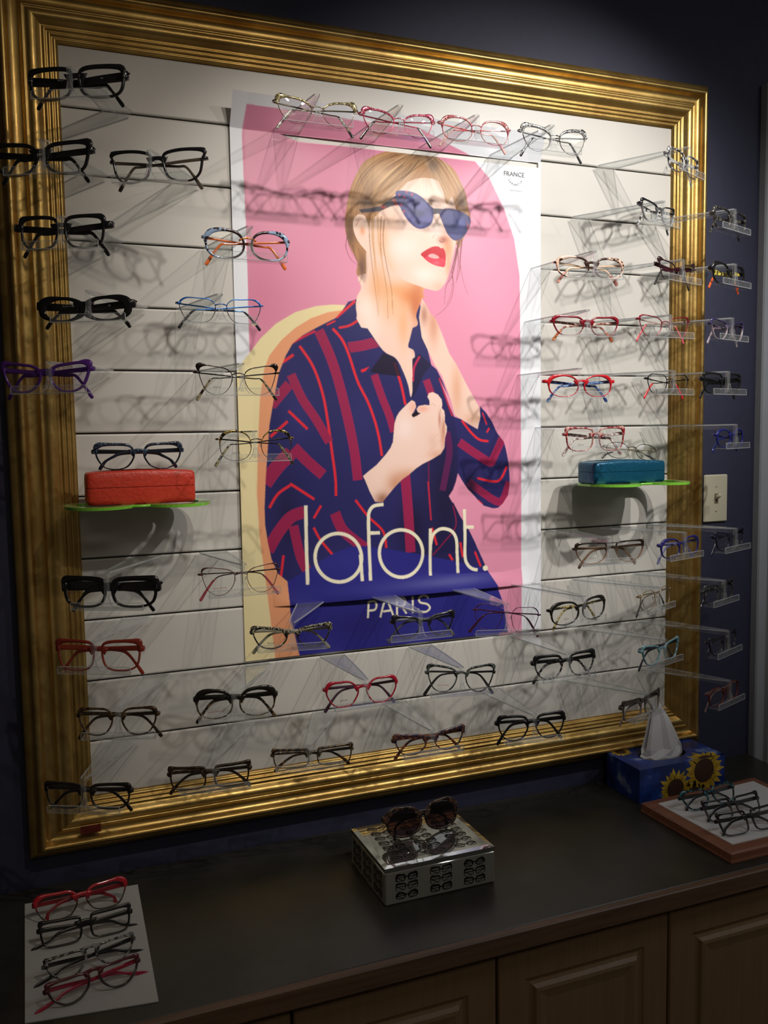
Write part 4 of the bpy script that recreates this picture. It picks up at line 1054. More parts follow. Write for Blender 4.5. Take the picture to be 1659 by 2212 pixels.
DATA = [
 ('A1', 0.1756, -27, 0.0848, 0, 0.1637, 0.0513, 0.0054, 1, 0.009, 'square', 'ace', {'f': ('solid', (0.012, 0.012, 0.014)), 'tt': 0.0065, 'tb': 0.004, 'ts': 0.005, 'tc': 0.004, 'th': 0.011, 'dots': 1, 'logo': 'Boylan'}, 'chunky black square eyeglasses with rivets', 'top left corner of the display'),
 ('A2', 0.1297, -27, 0.0389, 0, 0.1667, 0.0521, -0.0071, 2, 0.003, 'angular', 'ace', {'f': ('solid', (0.01, 0.01, 0.011)), 'tt': 0.006, 'tb': 0.004, 'ts': 0.005, 'tc': 0.007, 'th': 0.008}, 'black flared eyeglasses', 'overlapping the left gold frame'),
 ('A3', 0.2927, -27, 0.2019, 0, 0.1644, 0.054, 0.0096, 2, 0.0057, 'butterfly', 'ace', {'f': ('solid', (0.012, 0.012, 0.014)), 'tt': 0.005, 'tb': 0.003, 'ts': 0.004, 'tc': 0.004, 'th': 0.004, 't': ('solid', (0.1, 0.08, 0.06))}, 'black butterfly square eyeglasses with slim temples', 'second from the left under the top corner pair'),
 ('A4', 0.1516, -27, 0.0608, 0, 0.1638, 0.0533, -0.0029, 3, 0.0047, 'square', 'ace', {'f': ('solid', (0.012, 0.012, 0.014)), 'tt': 0.0055, 'tb': 0.0035, 'ts': 0.004, 'tc': 0.005, 'th': 0.008, 'dots': 1, 'e': 0.01}, 'black square eyeglasses with wide end pieces', 'third row on the left'),
 ('A5', 0.3428, 5, 0.3602, -5, 0.1508, 0.0511, -0.0027, 3, -0.0002, 'oval', 'ace', {'f': ('spotrim', (0.3, 0.42, 0.62), (0.03, 0.015, 0.02)), 'tt': 0.004, 'tb': 0.003, 'ts': 0.003, 'tc': 0.004, 'th': 0.003, 't': ('solid', (0.75, 0.16, 0.03)), 'pads': 1, 'br': ('solid', (0.85, 0.2, 0.03))}, 'pale blue and black spotted eyeglasses with orange bridge', 'beside the upper left of the poster'),
 ('A6', 0.1884, -27, 0.0976, 0, 0.1655, 0.0407, -0.012, 4, 0.0066, 'ovalwide', 'ace', {'f': ('solid', (0.009, 0.009, 0.01)), 'tt': 0.005, 'tb': 0.0035, 'ts': 0.012, 'tc': 0.006, 'th': 0.01, 'logo': 'Boylan x BCA'}, 'black narrow oval eyeglasses with white temple print', 'fourth row on the left'),
 ('A7', 0.2884, 5, 0.3058, -5, 0.1469, 0.043, 0.003, 4, 0.0079, 'soft', 'met', {'f': ('grad', (0.03, 0.18, 0.6), (0.05, 0.03, 0.07)), 'tt': 0.0016, 'tb': 0.0008, 'ts': 0.0012, 'tc': 0.0015, 't': ('solid', (0.05, 0.22, 0.62)), 'tip': ('solid', (0.02, 0.02, 0.025)), 'pads': 1}, 'thin blue and plum metal eyeglasses', 'fourth row beside the poster'),
 ('A8', 0.124, -27, 0.0332, 0, 0.1561, 0.0495, -0.0109, 5, 0.0063, 'cat', 'ace', {'f': ('crys', (0.13, 0.04, 0.28)), 'tt': 0.004, 'tb': 0.003, 'ts': 0.004, 'tc': 0.006, 'th': 0.006, 'lens': (0.85, 0.8, 0.92)}, 'transparent purple cat eye eyeglasses', 'over the left gold frame'),
 ('A9', 0.3216, 5, 0.3391, -5, 0.1482, 0.0502, -0.0045, 5, 0.0025, 'cat', 'met', {'f': ('solid', (0.02, 0.012, 0.01)), 'tt': 0.0018, 'tb': 0.0007, 'ts': 0.0012, 'tc': 0.007, 't': ('solid', (0.03, 0.03, 0.03)), 'tip': ('tort', (0.02, 0.015, 0.01), (0.35, 0.28, 0.16)), 'pads': 1, 'logo2': 'lafont'}, 'dark metal cat eye eyeglasses with flared brow corners', 'fifth row beside the poster'),
 ('A11', 0.3406, 5, 0.3581, -5, 0.1367, 0.0525, 0.0043, 6, 0.0043, 'round', 'met', {'f': ('grad2', (0.45, 0.33, 0.1), (0.015, 0.012, 0.012)), 'tt': 0.003, 'tb': 0.0008, 'ts': 0.001, 'tc': 0.003, 't': ('solid', (0.02, 0.02, 0.02)), 'tip': ('tort', (0.03, 0.03, 0.02), (0.4, 0.36, 0.2)), 'pads': 1, 'logo2': 'lafont'}, 'thin round metal eyeglasses with gold marbled brow', 'sixth row beside the poster'),
 ('A12', 0.1977, -27, 0.107, 0, 0.1707, 0.0529, -0.0007, 8, -0.0066, 'square', 'ace', {'f': ('solid', (0.008, 0.008, 0.009)), 'tt': 0.008, 'tb': 0.004, 'ts': 0.005, 'tc': 0.006, 'th': 0.013, 'dots': 1}, 'very thick black square eyeglasses', 'below the red case'),
 ('A13', 0.3152, 5, 0.3326, -5, 0.1446, 0.0494, -0.0039, 8, 0.0023, 'cat', 'met', {'f': ('solid', (0.1, 0.035, 0.03)), 'tt': 0.0014, 'tb': 0.0008, 'ts': 0.001, 'tc': 0.002, 't': ('solid', (0.05, 0.03, 0.03)), 'tip': ('grad', (0.03, 0.02, 0.02), (0.45, 0.08, 0.1)), 'pads': 1, 'logo2': 'annes valentin'}, 'thin brown metal cat eye eyeglasses', 'right of the very thick black pair'),
 ('A14', 0.1732, -27, 0.0824, 0, 0.1518, 0.0528, 0.0024, 9, 0.0026, 'square', 'ace', {'f': ('crys', (0.32, 0.05, 0.03)), 'tt': 0.005, 'tb': 0.003, 'ts': 0.003, 'tc': 0.007, 'th': 0.007, 't': ('crys', (0.4, 0.06, 0.03))}, 'translucent red acetate eyeglasses', 'lower left over the gold frame'),
 ('A15', 0.5114, -27, 0.4206, 17, 0.1489, 0.042, 0.0009, 9, 0.0061, 'cat', 'ace', {'f': ('glit', (0.012, 0.011, 0.012), (0.5, 0.45, 0.3)), 'tt': 0.005, 'tb': 0.0025, 'ts': 0.0025, 'tc': 0.006, 'th': 0.004, 't': ('solid', (0.3, 0.28, 0.2)), 'logo2': 'lafont'}, 'black cat eye eyeglasses with sparkling gold brow', 'at the bottom left of the poster'),
 ('A16', 0.2068, -27, 0.116, 6, 0.1405, 0.0489, -0.0048, 10, 0.0015, 'panto', 'ace', {'f': ('tort', (0.035, 0.02, 0.01), (0.12, 0.07, 0.03)), 'tt': 0.003, 'tb': 0.002, 'ts': 0.0025, 'tc': 0.004, 'th': 0.005}, 'brown tortoise round eyeglasses', 'lower left beside the gold frame'),
 ('A17', 0.403, -27, 0.3122, 17, 0.1475, 0.054, 0.0038, 10, 0.0059, 'round', 'ace', {'f': ('tort2', (0.014, 0.012, 0.01), (0.2, 0.13, 0.06)), 'tt': 0.0065, 'tb': 0.002, 'ts': 0.003, 'tc': 0.006, 'th': 0.007, 'logo2': 'annes valentin'}, 'bold black round eyeglasses with tortoise lower rims', 'below the poster corner'),
 ('A18', 0.1465, -27, 0.0557, 0, 0.1539, 0.0453, 0.0009, 11, -0.0023, 'square', 'ace', {'f': ('solid', (0.018, 0.014, 0.012)), 'tt': 0.005, 'tb': 0.003, 'ts': 0.003, 'tc': 0.005, 'th': 0.006}, 'dark brown square eyeglasses', 'at the bottom left corner of the gold frame'),
 ('A19', 0.3642, -27, 0.2734, 17, 0.1469, 0.043, -0.0076, 11, -0.0019, 'rect', 'ace', {'f': ('tort', (0.025, 0.014, 0.008), (0.07, 0.04, 0.02)), 'tt': 0.0045, 'tb': 0.002, 'ts': 0.0025, 'tc': 0.005, 'th': 0.005}, 'slim dark brown rectangular eyeglasses', 'over the bottom gold frame, second from left'),
 ('A20', 0.5387, -27, 0.4479, 17, 0.1535, 0.0372, 0.0075, 11, 0.009, 'rect', 'ace', {'f': ('tort', (0.02, 0.016, 0.01), (0.16, 0.1, 0.04)), 'tt': 0.004, 'tb': 0.0015, 'ts': 0.002, 'tc': 0.004, 'th': 0.004, 'tip2': ('tort', (0.05, 0.02, 0.01), (0.45, 0.2, 0.04))}, 'tortoise topped rectangular eyeglasses', 'over the bottom gold frame, below the poster'),
 ('B1', 0.4834, 0, 0.4834, 0, 0.1532, 0.0443, 0.0027, 1, 0.0059, 'cat2', 'met', {'f': ('glit', (0.1, 0.08, 0.03), (0.85, 0.75, 0.4)), 'tt': 0.0035, 'tb': 0.0007, 'ts': 0.001, 'tc': 0.007, 't': ('solid', (0.08, 0.07, 0.04)), 'tip': ('tort', (0.02, 0.02, 0.02), (0.6, 0.6, 0.5)), 'pads': 0, 'jew': (0.9, 0.8, 0.5)}, 'gold jeweled cat eye eyeglasses', 'leftmost of the four above the poster'),
 ('B2', 0.6378, 0, 0.6378, 0, 0.1476, 0.0431, 0.0004, 1, 0.0043, 'cat2', 'met', {'f': ('glit', (0.42, 0.03, 0.08), (0.9, 0.45, 0.5)), 'tt': 0.0035, 'tb': 0.0012, 'ts': 0.0015, 'tc': 0.006, 't': ('solid', (0.4, 0.04, 0.08)), 'tip': ('solid', (0.03, 0.02, 0.02)), 'pads': 0, 'jew': (0.8, 0.2, 0.3)}, 'raspberry pink sparkling eyeglasses', 'second of the four above the poster'),
 ('B3', 0.7899, 0, 0.7899, 0, 0.1498, 0.0444, 0.0036, 1, 0.0081, 'round', 'met', {'f': ('glit', (0.45, 0.05, 0.06), (0.95, 0.7, 0.68)), 'tt': 0.003, 'tb': 0.001, 'ts': 0.0012, 'tc': 0.005, 't': ('solid', (0.4, 0.05, 0.05)), 'tip': ('solid', (0.6, 0.35, 0.33)), 'pads': 1, 'jew': (0.9, 0.55, 0.55)}, 'coral metal eyeglasses with pale rims', 'third of the four above the poster'),
 ('B4', 0.9511, 0, 0.9511, 0, 0.1531, 0.0491, 0.0118, 1, 0.007, 'cat2', 'met', {'f': ('glit', (0.06, 0.06, 0.06), (0.9, 0.9, 0.85)), 'tt': 0.0055, 'tb': 0.0008, 'ts': 0.0015, 'tc': 0.006, 't': ('solid', (0.09, 0.09, 0.08)), 'tip': ('solid', (0.02, 0.02, 0.02)), 'pads': 1, 'jew': (0.95, 0.95, 0.9)}, 'silver jeweled browline eyeglasses', 'rightmost of the four above the poster'),
 ('B5', 0.6638, 0, 0.6638, 0, 0.1323, 0.043, 0.012, 9, 0.0066, 'cat', 'ace', {'f': ('solid', (0.012, 0.012, 0.018)), 'tt': 0.0038, 'tb': 0.0018, 'ts': 0.0022, 'tc': 0.006, 'th': 0.004, 't': ('crys', (0.12, 0.12, 0.15))}, 'black upswept cat eye eyeglasses', 'in front of the word on the blue poster base'),
 ('B6', 0.8485, 0, 0.8485, -18, 0.1349, 0.054, -0.0014, 9, -0.0053, 'soft', 'met', {'f': ('solid', (0.09, 0.02, 0.09)), 'tt': 0.0012, 'tb': 0.0008, 'ts': 0.001, 'tc': 0.001, 't': ('solid', (0.1, 0.015, 0.03)), 'tip': ('solid', (0.06, 0.01, 0.02)), 'pads': 1, 'roll': -6}, 'tilted thin purple wire eyeglasses', 'at the lower right edge of the poster'),
 ('B7', 0.5523, 0, 0.5523, 0, 0.1468, 0.0484, -0.0037, 10, 0.0049, 'hexa', 'ace', {'f': ('solid', (0.42, 0.015, 0.035)), 'tt': 0.003, 'tb': 0.002, 'ts': 0.0022, 'tc': 0.004, 'th': 0.004, 't': ('crys', (0.1, 0.05, 0.08)), 'logo2': 'lafont'}, 'bright red angular eyeglasses', 'below the middle of the poster'),
 ('B8', 0.7488, 0, 0.7488, -12, 0.1399, 0.054, -0.0002, 10, 0.002, 'cat', 'ace', {'f': ('tort', (0.012, 0.014, 0.012), (0.1, 0.12, 0.1)), 'tt': 0.0035, 'tb': 0.0018, 'ts': 0.002, 'tc': 0.004, 'th': 0.003, 't': ('solid', (0.03, 0.03, 0.03)), 'roll': -3, 'logo2': 'annes valentin'}, 'marbled dark green cat eye eyeglasses', 'right of the bright red pair'),
 ('B9', 0.6867, 0, 0.6867, 0, 0.1531, 0.0429, -0.0014, 11, 0.0077, 'cat', 'ace', {'f': ('tort', (0.03, 0.022, 0.045), (0.2, 0.07, 0.03)), 'tt': 0.006, 'tb': 0.002, 'ts': 0.0025, 'tc': 0.007, 'th': 0.005, 't': ('tort', (0.06, 0.01, 0.02), (0.35, 0.12, 0.03))}, 'purple and amber tortoise cat eye eyeglasses', 'over the bottom gold frame bar'),
 ('B10', 0.9107, 0, 0.9107, -10, 0.1505, 0.0535, -0.0025, 11, 0.0001, 'panto', 'ace', {'f': ('solid', (0.01, 0.009, 0.01)), 'tt': 0.0045, 'tb': 0.0022, 'ts': 0.0025, 'tc': 0.005, 'th': 0.006, 'pads': 1}, 'plain black rounded eyeglasses', 'over the bottom gold frame, toward the right'),
 ('B11', 0.9941, 10, 1.0288, 6, 0.1738, 0.048, -0.0008, 9, 0.0002, 'round', 'ace', {'f': ('solid', (0.014, 0.012, 0.01)), 'tt': 0.0035, 'tb': 0.0018, 'ts': 0.0022, 'tc': 0.005, 'th': 0.004, 't': ('tort', (0.12, 0.09, 0.03), (0.6, 0.5, 0.2)), 'logo2': 'lafont'}, 'black round eyeglasses with gold flecked temples', 'right of the poster bottom'),
 ('B12', 0.9896, 0, 0.9896, 0, 0.1519, 0.051, -0.0009, 10, 0.0044, 'panto', 'ace', {'f': ('tort2', (0.011, 0.011, 0.011), (0.3, 0.3, 0.3)), 'tt': 0.0045, 'tb': 0.002, 'ts': 0.0025, 'tc': 0.006, 'th': 0.006}, 'black browed panto eyeglasses with speckled lower rims', 'lower right, under the round gold flecked pair'),
 ('C3', 1.0486, 0, 1.0486, -2, 0.159, 0.0423, -0.0016, 3, 0.0032, 'round', 'ace', {'f': ('spotrim', (0.75, 0.5, 0.38), (0.05, 0.02, 0.015)), 'tt': 0.0035, 'tb': 0.0025, 'ts': 0.0025, 'tc': 0.004, 'th': 0.003, 't': ('solid', (0.7, 0.5, 0.35)), 'pads': 1, 'tip2': ('tort', (0.3, 0.1, 0.08), (0.7, 0.35, 0.3))}, 'peach and brown spotted round eyeglasses', 'right of the poster, topmost front facing pair'),
 ('C4', 1.033, 0, 1.033, -2, 0.155, 0.0403, 0.0035, 4, 0.0049, 'soft', 'ace', {'f': ('solid', (0.22, 0.008, 0.018)), 'tt': 0.003, 'tb': 0.0014, 'ts': 0.002, 'tc': 0.004, 'th': 0.004, 't': ('tort', (0.25, 0.08, 0.06), (0.75, 0.6, 0.5)), 'tip2': ('tort', (0.35, 0.08, 0.03), (0.7, 0.25, 0.1))}, 'burgundy eyeglasses with patterned temples', 'right of the poster, fourth row'),
 ('C5', 1.0151, 0, 1.0151, -2, 0.1625, 0.0443, 0.0083, 5, -0.0013, 'oval', 'ace', {'f': ('solid', (0.5, 0.012, 0.02)), 'tt': 0.003, 'tb': 0.0016, 'ts': 0.002, 'tc': 0.004, 'th': 0.005, 't': ('tort', (0.02, 0.05, 0.2), (0.2, 0.3, 0.5)), 'e': 0.007}, 'bright red eyeglasses with blue temples', 'right of the poster, fifth row'),
 ('C6', 1.0582, 0, 1.0582, -2, 0.143, 0.0478, 0.0012, 6, 0.0055, 'square', 'ace', {'f': ('tort', (0.28, 0.012, 0.02), (0.55, 0.35, 0.3)), 'tt': 0.003, 'tb': 0.0018, 'ts': 0.0022, 'tc': 0.005, 'th': 0.005, 't': ('tort', (0.25, 0.15, 0.15), (0.75, 0.68, 0.66)), 'logo2': 'lafont'}, 'crimson mottled eyeglasses with pale patterned temples', 'above the blue case'),
 ('C8', 1.0854, 0, 1.0854, -2, 0.1692, 0.0447, 0.012, 8, 0.0034, 'aviator', 'ace', {'f': ('grad', (0.02, 0.012, 0.008), (0.25, 0.14, 0.08)), 'tt': 0.0025, 'tb': 0.0013, 'ts': 0.0018, 'tc': 0.004, 'th': 0.004, 't': ('crys', (0.22, 0.14, 0.09)), 'top': 1, 'logo2': 'VERA'}, 'brown double bridge aviator eyeglasses', 'right of the poster, below the blue case'),
 ('D1', 1.2088, 25, 1.2933, 0.5, 0.148, 0.044, -0.0025, 1, -0.0001, 'square', 'ace', {'f': ('tort', (0.03, 0.03, 0.03), (0.6, 0.6, 0.6)), 'tt': 0.003, 'tb': 0.002, 'ts': 0.0025, 'tc': 0.004, 'th': 0.005, 't': ('crys', (0.5, 0.5, 0.5))}, 'black and clear eyeglasses', 'at the top right corner of the gold frame'),
 ('D2', 1.1446, 25, 1.2291, -1.2, 0.146, 0.043, -0.0003, 2, 0.009, 'cat', 'ace', {'f': ('grad', (0.012, 0.012, 0.014), (0.35, 0.36, 0.38)), 'tt': 0.0025, 'tb': 0.0018, 'ts': 0.0022, 'tc': 0.004, 'th': 0.004, 't': ('tort', (0.05, 0.05, 0.05), (0.6, 0.6, 0.6))}, 'black topped eyeglasses with crystal end pieces', 'second row, inside the right gold frame'),
 ('D3', 1.1947, 25, 1.2793, -6.1, 0.147, 0.042, -0.003, 3, 0.009, 'browcat', 'met', {'f': ('solid', (0.07, 0.035, 0.04)), 'tt': 0.0025, 'tb': 0.0008, 'ts': 0.001, 'tc': 0.009, 'th': 0.009, 't': ('solid', (0.08, 0.008, 0.018)), 'pads': 1}, 'brown cat eye eyeglasses with maroon temples', 'third row over the right gold frame'),
 ('D4', 1.1643, 25, 1.2489, -18.7, 0.148, 0.045, -0.0048, 4, 0.009, 'cat', 'met', {'f': ('solid', (0.35, 0.012, 0.04)), 'tt': 0.0018, 'tb': 0.0009, 'ts': 0.0012, 'tc': 0.002, 't': ('solid', (0.75, 0.55, 0.48)), 'tip': ('solid', (0.6, 0.1, 0.12)), 'pads': 1}, 'red wire eyeglasses with pale pink temples', 'fourth row over the right gold frame'),
 ('D5', 1.1744, 25, 1.2589, -10.2, 0.146, 0.043, -0.0011, 5, 0.0058, 'soft', 'met', {'f': ('solid', (0.012, 0.012, 0.012)), 'tt': 0.0013, 'tb': 0.0009, 'ts': 0.001, 'tc': 0.001, 't': ('solid', (0.02, 0.02, 0.02)), 'tip': ('solid', (0.65, 0.02, 0.03)), 'pads': 1}, 'black wire eyeglasses with bright red temple tips', 'fifth row over the right gold frame'),
 ('D8', 1.2103, 25, 1.2949, -8.0, 0.146, 0.044, -0.0001, 8, -0.0002, 'round', 'ace', {'f': ('solid', (0.02, 0.018, 0.14)), 'tt': 0.0035, 'tb': 0.0018, 'ts': 0.002, 'tc': 0.004, 'th': 0.005, 't': ('crys', (0.2, 0.2, 0.4))}, 'indigo blue rounded eyeglasses', 'just left of and below the light switch'),
 ('D9', 1.1449, 25, 1.2294, -0.4, 0.144, 0.045, 0.0057, 9, 0.0068, 'round', 'met', {'f': ('solid', (0.35, 0.25, 0.12)), 'tt': 0.001, 'tb': 0.0009, 'ts': 0.0009, 'tc': 0.0005, 't': ('solid', (0.3, 0.2, 0.1)), 'pads': 1}, 'thin gold wire round eyeglasses', 'ninth row near the right gold frame'),
 ('D10', 1.161, 25, 1.2456, -6.2, 0.146, 0.045, 0.0019, 10, 0.0025, 'cat', 'ace', {'f': ('tort', (0.1, 0.24, 0.28), (0.28, 0.45, 0.48)), 'tt': 0.003, 'tb': 0.0018, 'ts': 0.0022, 'tc': 0.005, 'th': 0.006, 't': ('solid', (0.02, 0.02, 0.03))}, 'pale teal cat eye eyeglasses', 'tenth row near the right gold frame'),
 ('D11', 1.1176, 25, 1.2021, -4.3, 0.15, 0.045, -0.006, 11, 0.0061, 'rect', 'ace', {'f': ('grad', (0.05, 0.04, 0.035), (0.25, 0.2, 0.17)), 'tt': 0.0035, 'tb': 0.0015, 'ts': 0.002, 'tc': 0.005, 'th': 0.006}, 'greyish brown rectangular eyeglasses', 'just above the tissue'),
 ('E2', 1.3233, 29, 1.4202, -8.5, 0.148, 0.046, 0.004, 2, 0.009, 'square', 'ace', {'f': ('tort', (0.012, 0.011, 0.01), (0.1, 0.09, 0.08)), 'tt': 0.0035, 'tb': 0.0025, 'ts': 0.003, 'tc': 0.004, 'th': 0.006}, 'black marbled eyeglasses', 'topmost against the navy wall at far right'),
 ('E3', 1.3272, 29, 1.4242, -8.7, 0.148, 0.046, -0.0034, 3, 0.009, 'round', 'ace', {'f': ('solid', (0.01, 0.009, 0.01)), 'tt': 0.003, 'tb': 0.002, 'ts': 0.003, 'tc': 0.006, 'th': 0.007, 't': ('tort', (0.05, 0.04, 0.01), (0.75, 0.6, 0.1)), 'tip2': ('solid', (0.8, 0.12, 0.03))}, 'black eyeglasses with gold corners and orange tips', 'second from top against the navy wall'),
 ('E4', 1.3223, 29, 1.4192, -9.1, 0.146, 0.043, 0.0025, 4, 0.0076, 'cat', 'ace', {'f': ('grad', (0.04, 0.03, 0.1), (0.35, 0.3, 0.33)), 'tt': 0.0022, 'tb': 0.0012, 'ts': 0.002, 'tc': 0.003, 'th': 0.004, 'lens': (0.85, 0.78, 0.76)}, 'violet and clear eyeglasses', 'third from top against the navy wall'),
 ('E5', 1.3134, 29, 1.4104, -13.7, 0.148, 0.046, -0.0029, 5, 0.0064, 'square', 'ace', {'f': ('solid', (0.01, 0.01, 0.012)), 'tt': 0.0035, 'tb': 0.0025, 'ts': 0.003, 'tc': 0.004, 'th': 0.007, 'lens': (0.5, 0.52, 0.5)}, 'black eyeglasses with grey lenses', 'fourth from top against the navy wall'),
 ('E6', 1.3379, 29, 1.4348, -4.5, 0.144, 0.041, -0.0019, 6, 0.0042, 'oval', 'ace', {'f': ('solid', (0.012, 0.016, 0.16)), 'tt': 0.003, 'tb': 0.0018, 'ts': 0.002, 'tc': 0.003, 'th': 0.004}, 'small blue eyeglasses', 'above the light switch'),
 ('E8', 1.3433, 29, 1.4403, -6.6, 0.146, 0.044, -0.0047, 8, 0.0067, 'cat', 'ace', {'f': ('solid', (0.012, 0.012, 0.03)), 'tt': 0.0035, 'tb': 0.0022, 'ts': 0.0025, 'tc': 0.005, 'th': 0.006}, 'near black navy cat eye eyeglasses', 'right below the light switch'),
 ('E9', 1.3133, 29, 1.4103, -6.4, 0.146, 0.045, -0.0022, 9, 0.005, 'square', 'ace', {'f': ('tort', (0.012, 0.012, 0.012), (0.08, 0.09, 0.09)), 'tt': 0.003, 'tb': 0.002, 'ts': 0.0025, 'tc': 0.004, 'th': 0.006}, 'grey black marbled eyeglasses', 'third from bottom against the navy wall'),
 ('E10', 1.3263, 29, 1.4233, -5.5, 0.146, 0.044, 0.0014, 10, 0.0033, 'cat', 'ace', {'f': ('solid', (0.016, 0.014, 0.028)), 'tt': 0.003, 'tb': 0.002, 'ts': 0.0025, 'tc': 0.004, 'th': 0.005}, 'dark plum eyeglasses', 'second from bottom against the navy wall'),
 ('E11', 1.3342, 29, 1.4311, -7.9, 0.144, 0.043, -0.003, 11, 0.0029, 'round', 'ace', {'f': ('crys', (0.16, 0.04, 0.04)), 'tt': 0.0018, 'tb': 0.0012, 'ts': 0.0015, 'tc': 0.002, 'th': 0.003, 't': ('solid', (0.25, 0.15, 0.14))}, 'small round maroon eyeglasses', 'bottommost against the navy wall')]
GG = 'eyeglasses on the acrylic display arms'
for (gid, bx, ya, tx_, gy, W, Hh, off, row, dz, shape, style, o, short, place) in DATA:
    a = math.radians(ya); z = Z0 - row * S
    holder((bx, 0, z), a, 'clear acrylic holder carrying the ' + short, dz, math.radians(gy))
    ga = math.radians(ya + gy)
    gx, gyy = tx_ - .0085 * math.sin(ga) + off * math.cos(ga), -.200 * math.cos(a) + .0085 * math.cos(ga) + off * math.sin(ga)
    roll = math.radians(o.get('roll', 0))
    if row < 7 and 'dr' not in o: o['dr'] = .0045
    eyeglasses((gx, gyy, z + dz - .0556 + abs(math.sin(roll)) * W * .25), ga, W, Hh, shape, style, o, short + ', ' + place, GG, roll=-roll)

# ================================================================ CASES ON GREEN SHELVES
def shelf(cx_, label):
    t = thing('display_shelf', (cx_, 0, Z0 - 0.8115), label, 'shelf', 'green spectacle shaped shelves')
    m = plain('lime_green_acrylic', (0.22, 0.62, 0.05), 0.2, coat=.5)
    mt = plain('pale_lime_acrylic_face', (0.38, 0.72, 0.20), 0.15, coat=.5)
    for s in (1, -1):
        b = MB(); n = 40
        vs = []
        for i in range(n):
            A_ = 2 * PI * i / n
            ca, sa = math.cos(A_), math.sin(A_)
            xo, yo = .0645 + .0600 * ca * (1.0 + .05 * sa), -.093 + .078 * math.copysign(abs(sa) ** .9, sa)
            xi_, yi = .0645 + .0400 * ca, -.093 + .055 * sa
            for x, y, z in ((xo, yo, .0025), (xo, yo, -.0025), (xi_, yi, -.0025), (xi_, yi, .0025)): vs.append((s * x, y, z))
        fs = []; fm_ = []
        for i in range(n):
            for j in range(4):
                q = (4 * i + j, 4 * i + (j + 1) % 4, 4 * ((i + 1) % n) + (j + 1) % 4, 4 * ((i + 1) % n) + j)
                b.add([], [], 0)
                fs.append((q if s > 0 else q[::-1], 1 if j == 3 else 0))
        o_ = len(b.v); b.v += vs
        for q, mi in fs: b.f.append(tuple(x + o_ for x in q)); b.m.append(mi); b.s.append(False)
        b.build('shelf_ring', [m, mt], t)
    b = MB(); b.tube([(-.030, -.120, 0), (-.014, -.131, 0), (0, -.134, 0), (.014, -.131, 0), (.030, -.120, 0)], 0, 8, flat=([.007] * 5, [.0025] * 5))
    b.box(-.055, .055, -.030, .002, -.0025, .0022); b.box(-.055, .055, -.0015, .004, -.0025, .012)
    b.build('shelf_bracket', m, t)
    return t
def case(loc, W, D, Hc, col, label, rough, rz=0.0, metal=0.0):
    t = thing('glasses_case', loc, label, 'glasses case', 'hard glasses cases on green shelves', (0, 0, rz))
    m = plain('case_leatherette', col, rough, metal, noise=.08, nscale=180, bump=.5)
    def shell(z0, z1, top):
        b = MB(); n = 40; lv = []
        prof_ = [(1.0, 0), (1.0, .6), (.985, .85), (.955, .96), (.90, 1.0)] if top else [(.93, 0), (.985, .10), (1.0, .3), (1.0, 1.0)]
        for sc_, h_ in prof_:
            ring = []
            for i in range(n):
                A_ = 2 * PI * i / n; ca, sa = math.cos(A_), math.sin(A_)
                k_ = 0.20
                x = math.copysign(abs(ca) ** k_, ca) * (W / 2 - (1 - sc_) * .05); y = math.copysign(abs(sa) ** k_, sa) * (D / 2 - (1 - sc_) * .05)
                zz = z0 + (z1 - z0) * h_
                if top: zz -= 0.004 * abs(x / (W / 2)) ** 2 * h_
                ring.append((x, y, zz))
            lv.append(ring)
        vs = [p for r_ in lv for p in r_]
        fs = [(i * n + j, i * n + (j + 1) % n, (i + 1) * n + (j + 1) % n, (i + 1) * n + j) for i in range(len(lv) - 1) for j in range(n)]
        b.add(vs, fs, 0, True)
        b.add(vs, [tuple(range(n))[::-1], tuple(range((len(lv) - 1) * n, len(lv) * n))], 0, False)
        return b
    shell(0, Hc * .50, False).build('case_bottom', m, t)
    shell(Hc * .515, Hc, True).build('case_lid', m, t)
    b = MB(); b.box(-W * .47, W * .47, -D * .47, D * .47, Hc * .49, Hc * .53); b.build('case_seam', plain('case_gap', tuple(x * .2 for x in col), .8), t)
    return t
shelf(0.172, 'lime green spectacle shaped shelf under the red glasses case')
shelf(1.228, 'lime green spectacle shaped shelf under the blue glasses case')
case((0.176, -0.0905, Z0 - 0.8088), 0.184, 0.072, 0.059, (0.62, 0.045, 0.022), 'bright red leatherette glasses case on the left green shelf', 0.42)
case((1.197, -0.0905, Z0 - 0.8088), 0.186, 0.072, 0.050, (0.008, 0.085, 0.16), 'metallic blue glasses case on the right green shelf', 0.28, metal=.35)
GC = 'eyeglasses standing on cases'
eyeglasses((0.1745, -0.108, Z0 - 0.7500), 0.0, .155, .047, 'panto', 'ace', dict(f=('glit', (.008, .011, .02), (.08, .12, .2)), tt=.005, tb=.0025, ts=.003, tc=.006, th=.006, t=('solid', (.008, .012, .03)), tz=0.001, tx=.066),
           'black and navy sparkling eyeglasses standing on the red glasses case', GC)
eyeglasses((1.212, -0.112, Z0 - 0.7583), math.radians(-4), .135, .037, 'oval', 'met', dict(f=('solid', (.10, .09, .07)), tt=.0011, tb=.0009, ts=.0009, tc=.0004, pads=1, t=('solid', (.3, .25, .15)), tz=.001),
           'thin metal oval eyeglasses leaning back on the blue glasses case', GC, tilt=math.radians(-18), roll=math.radians(5))

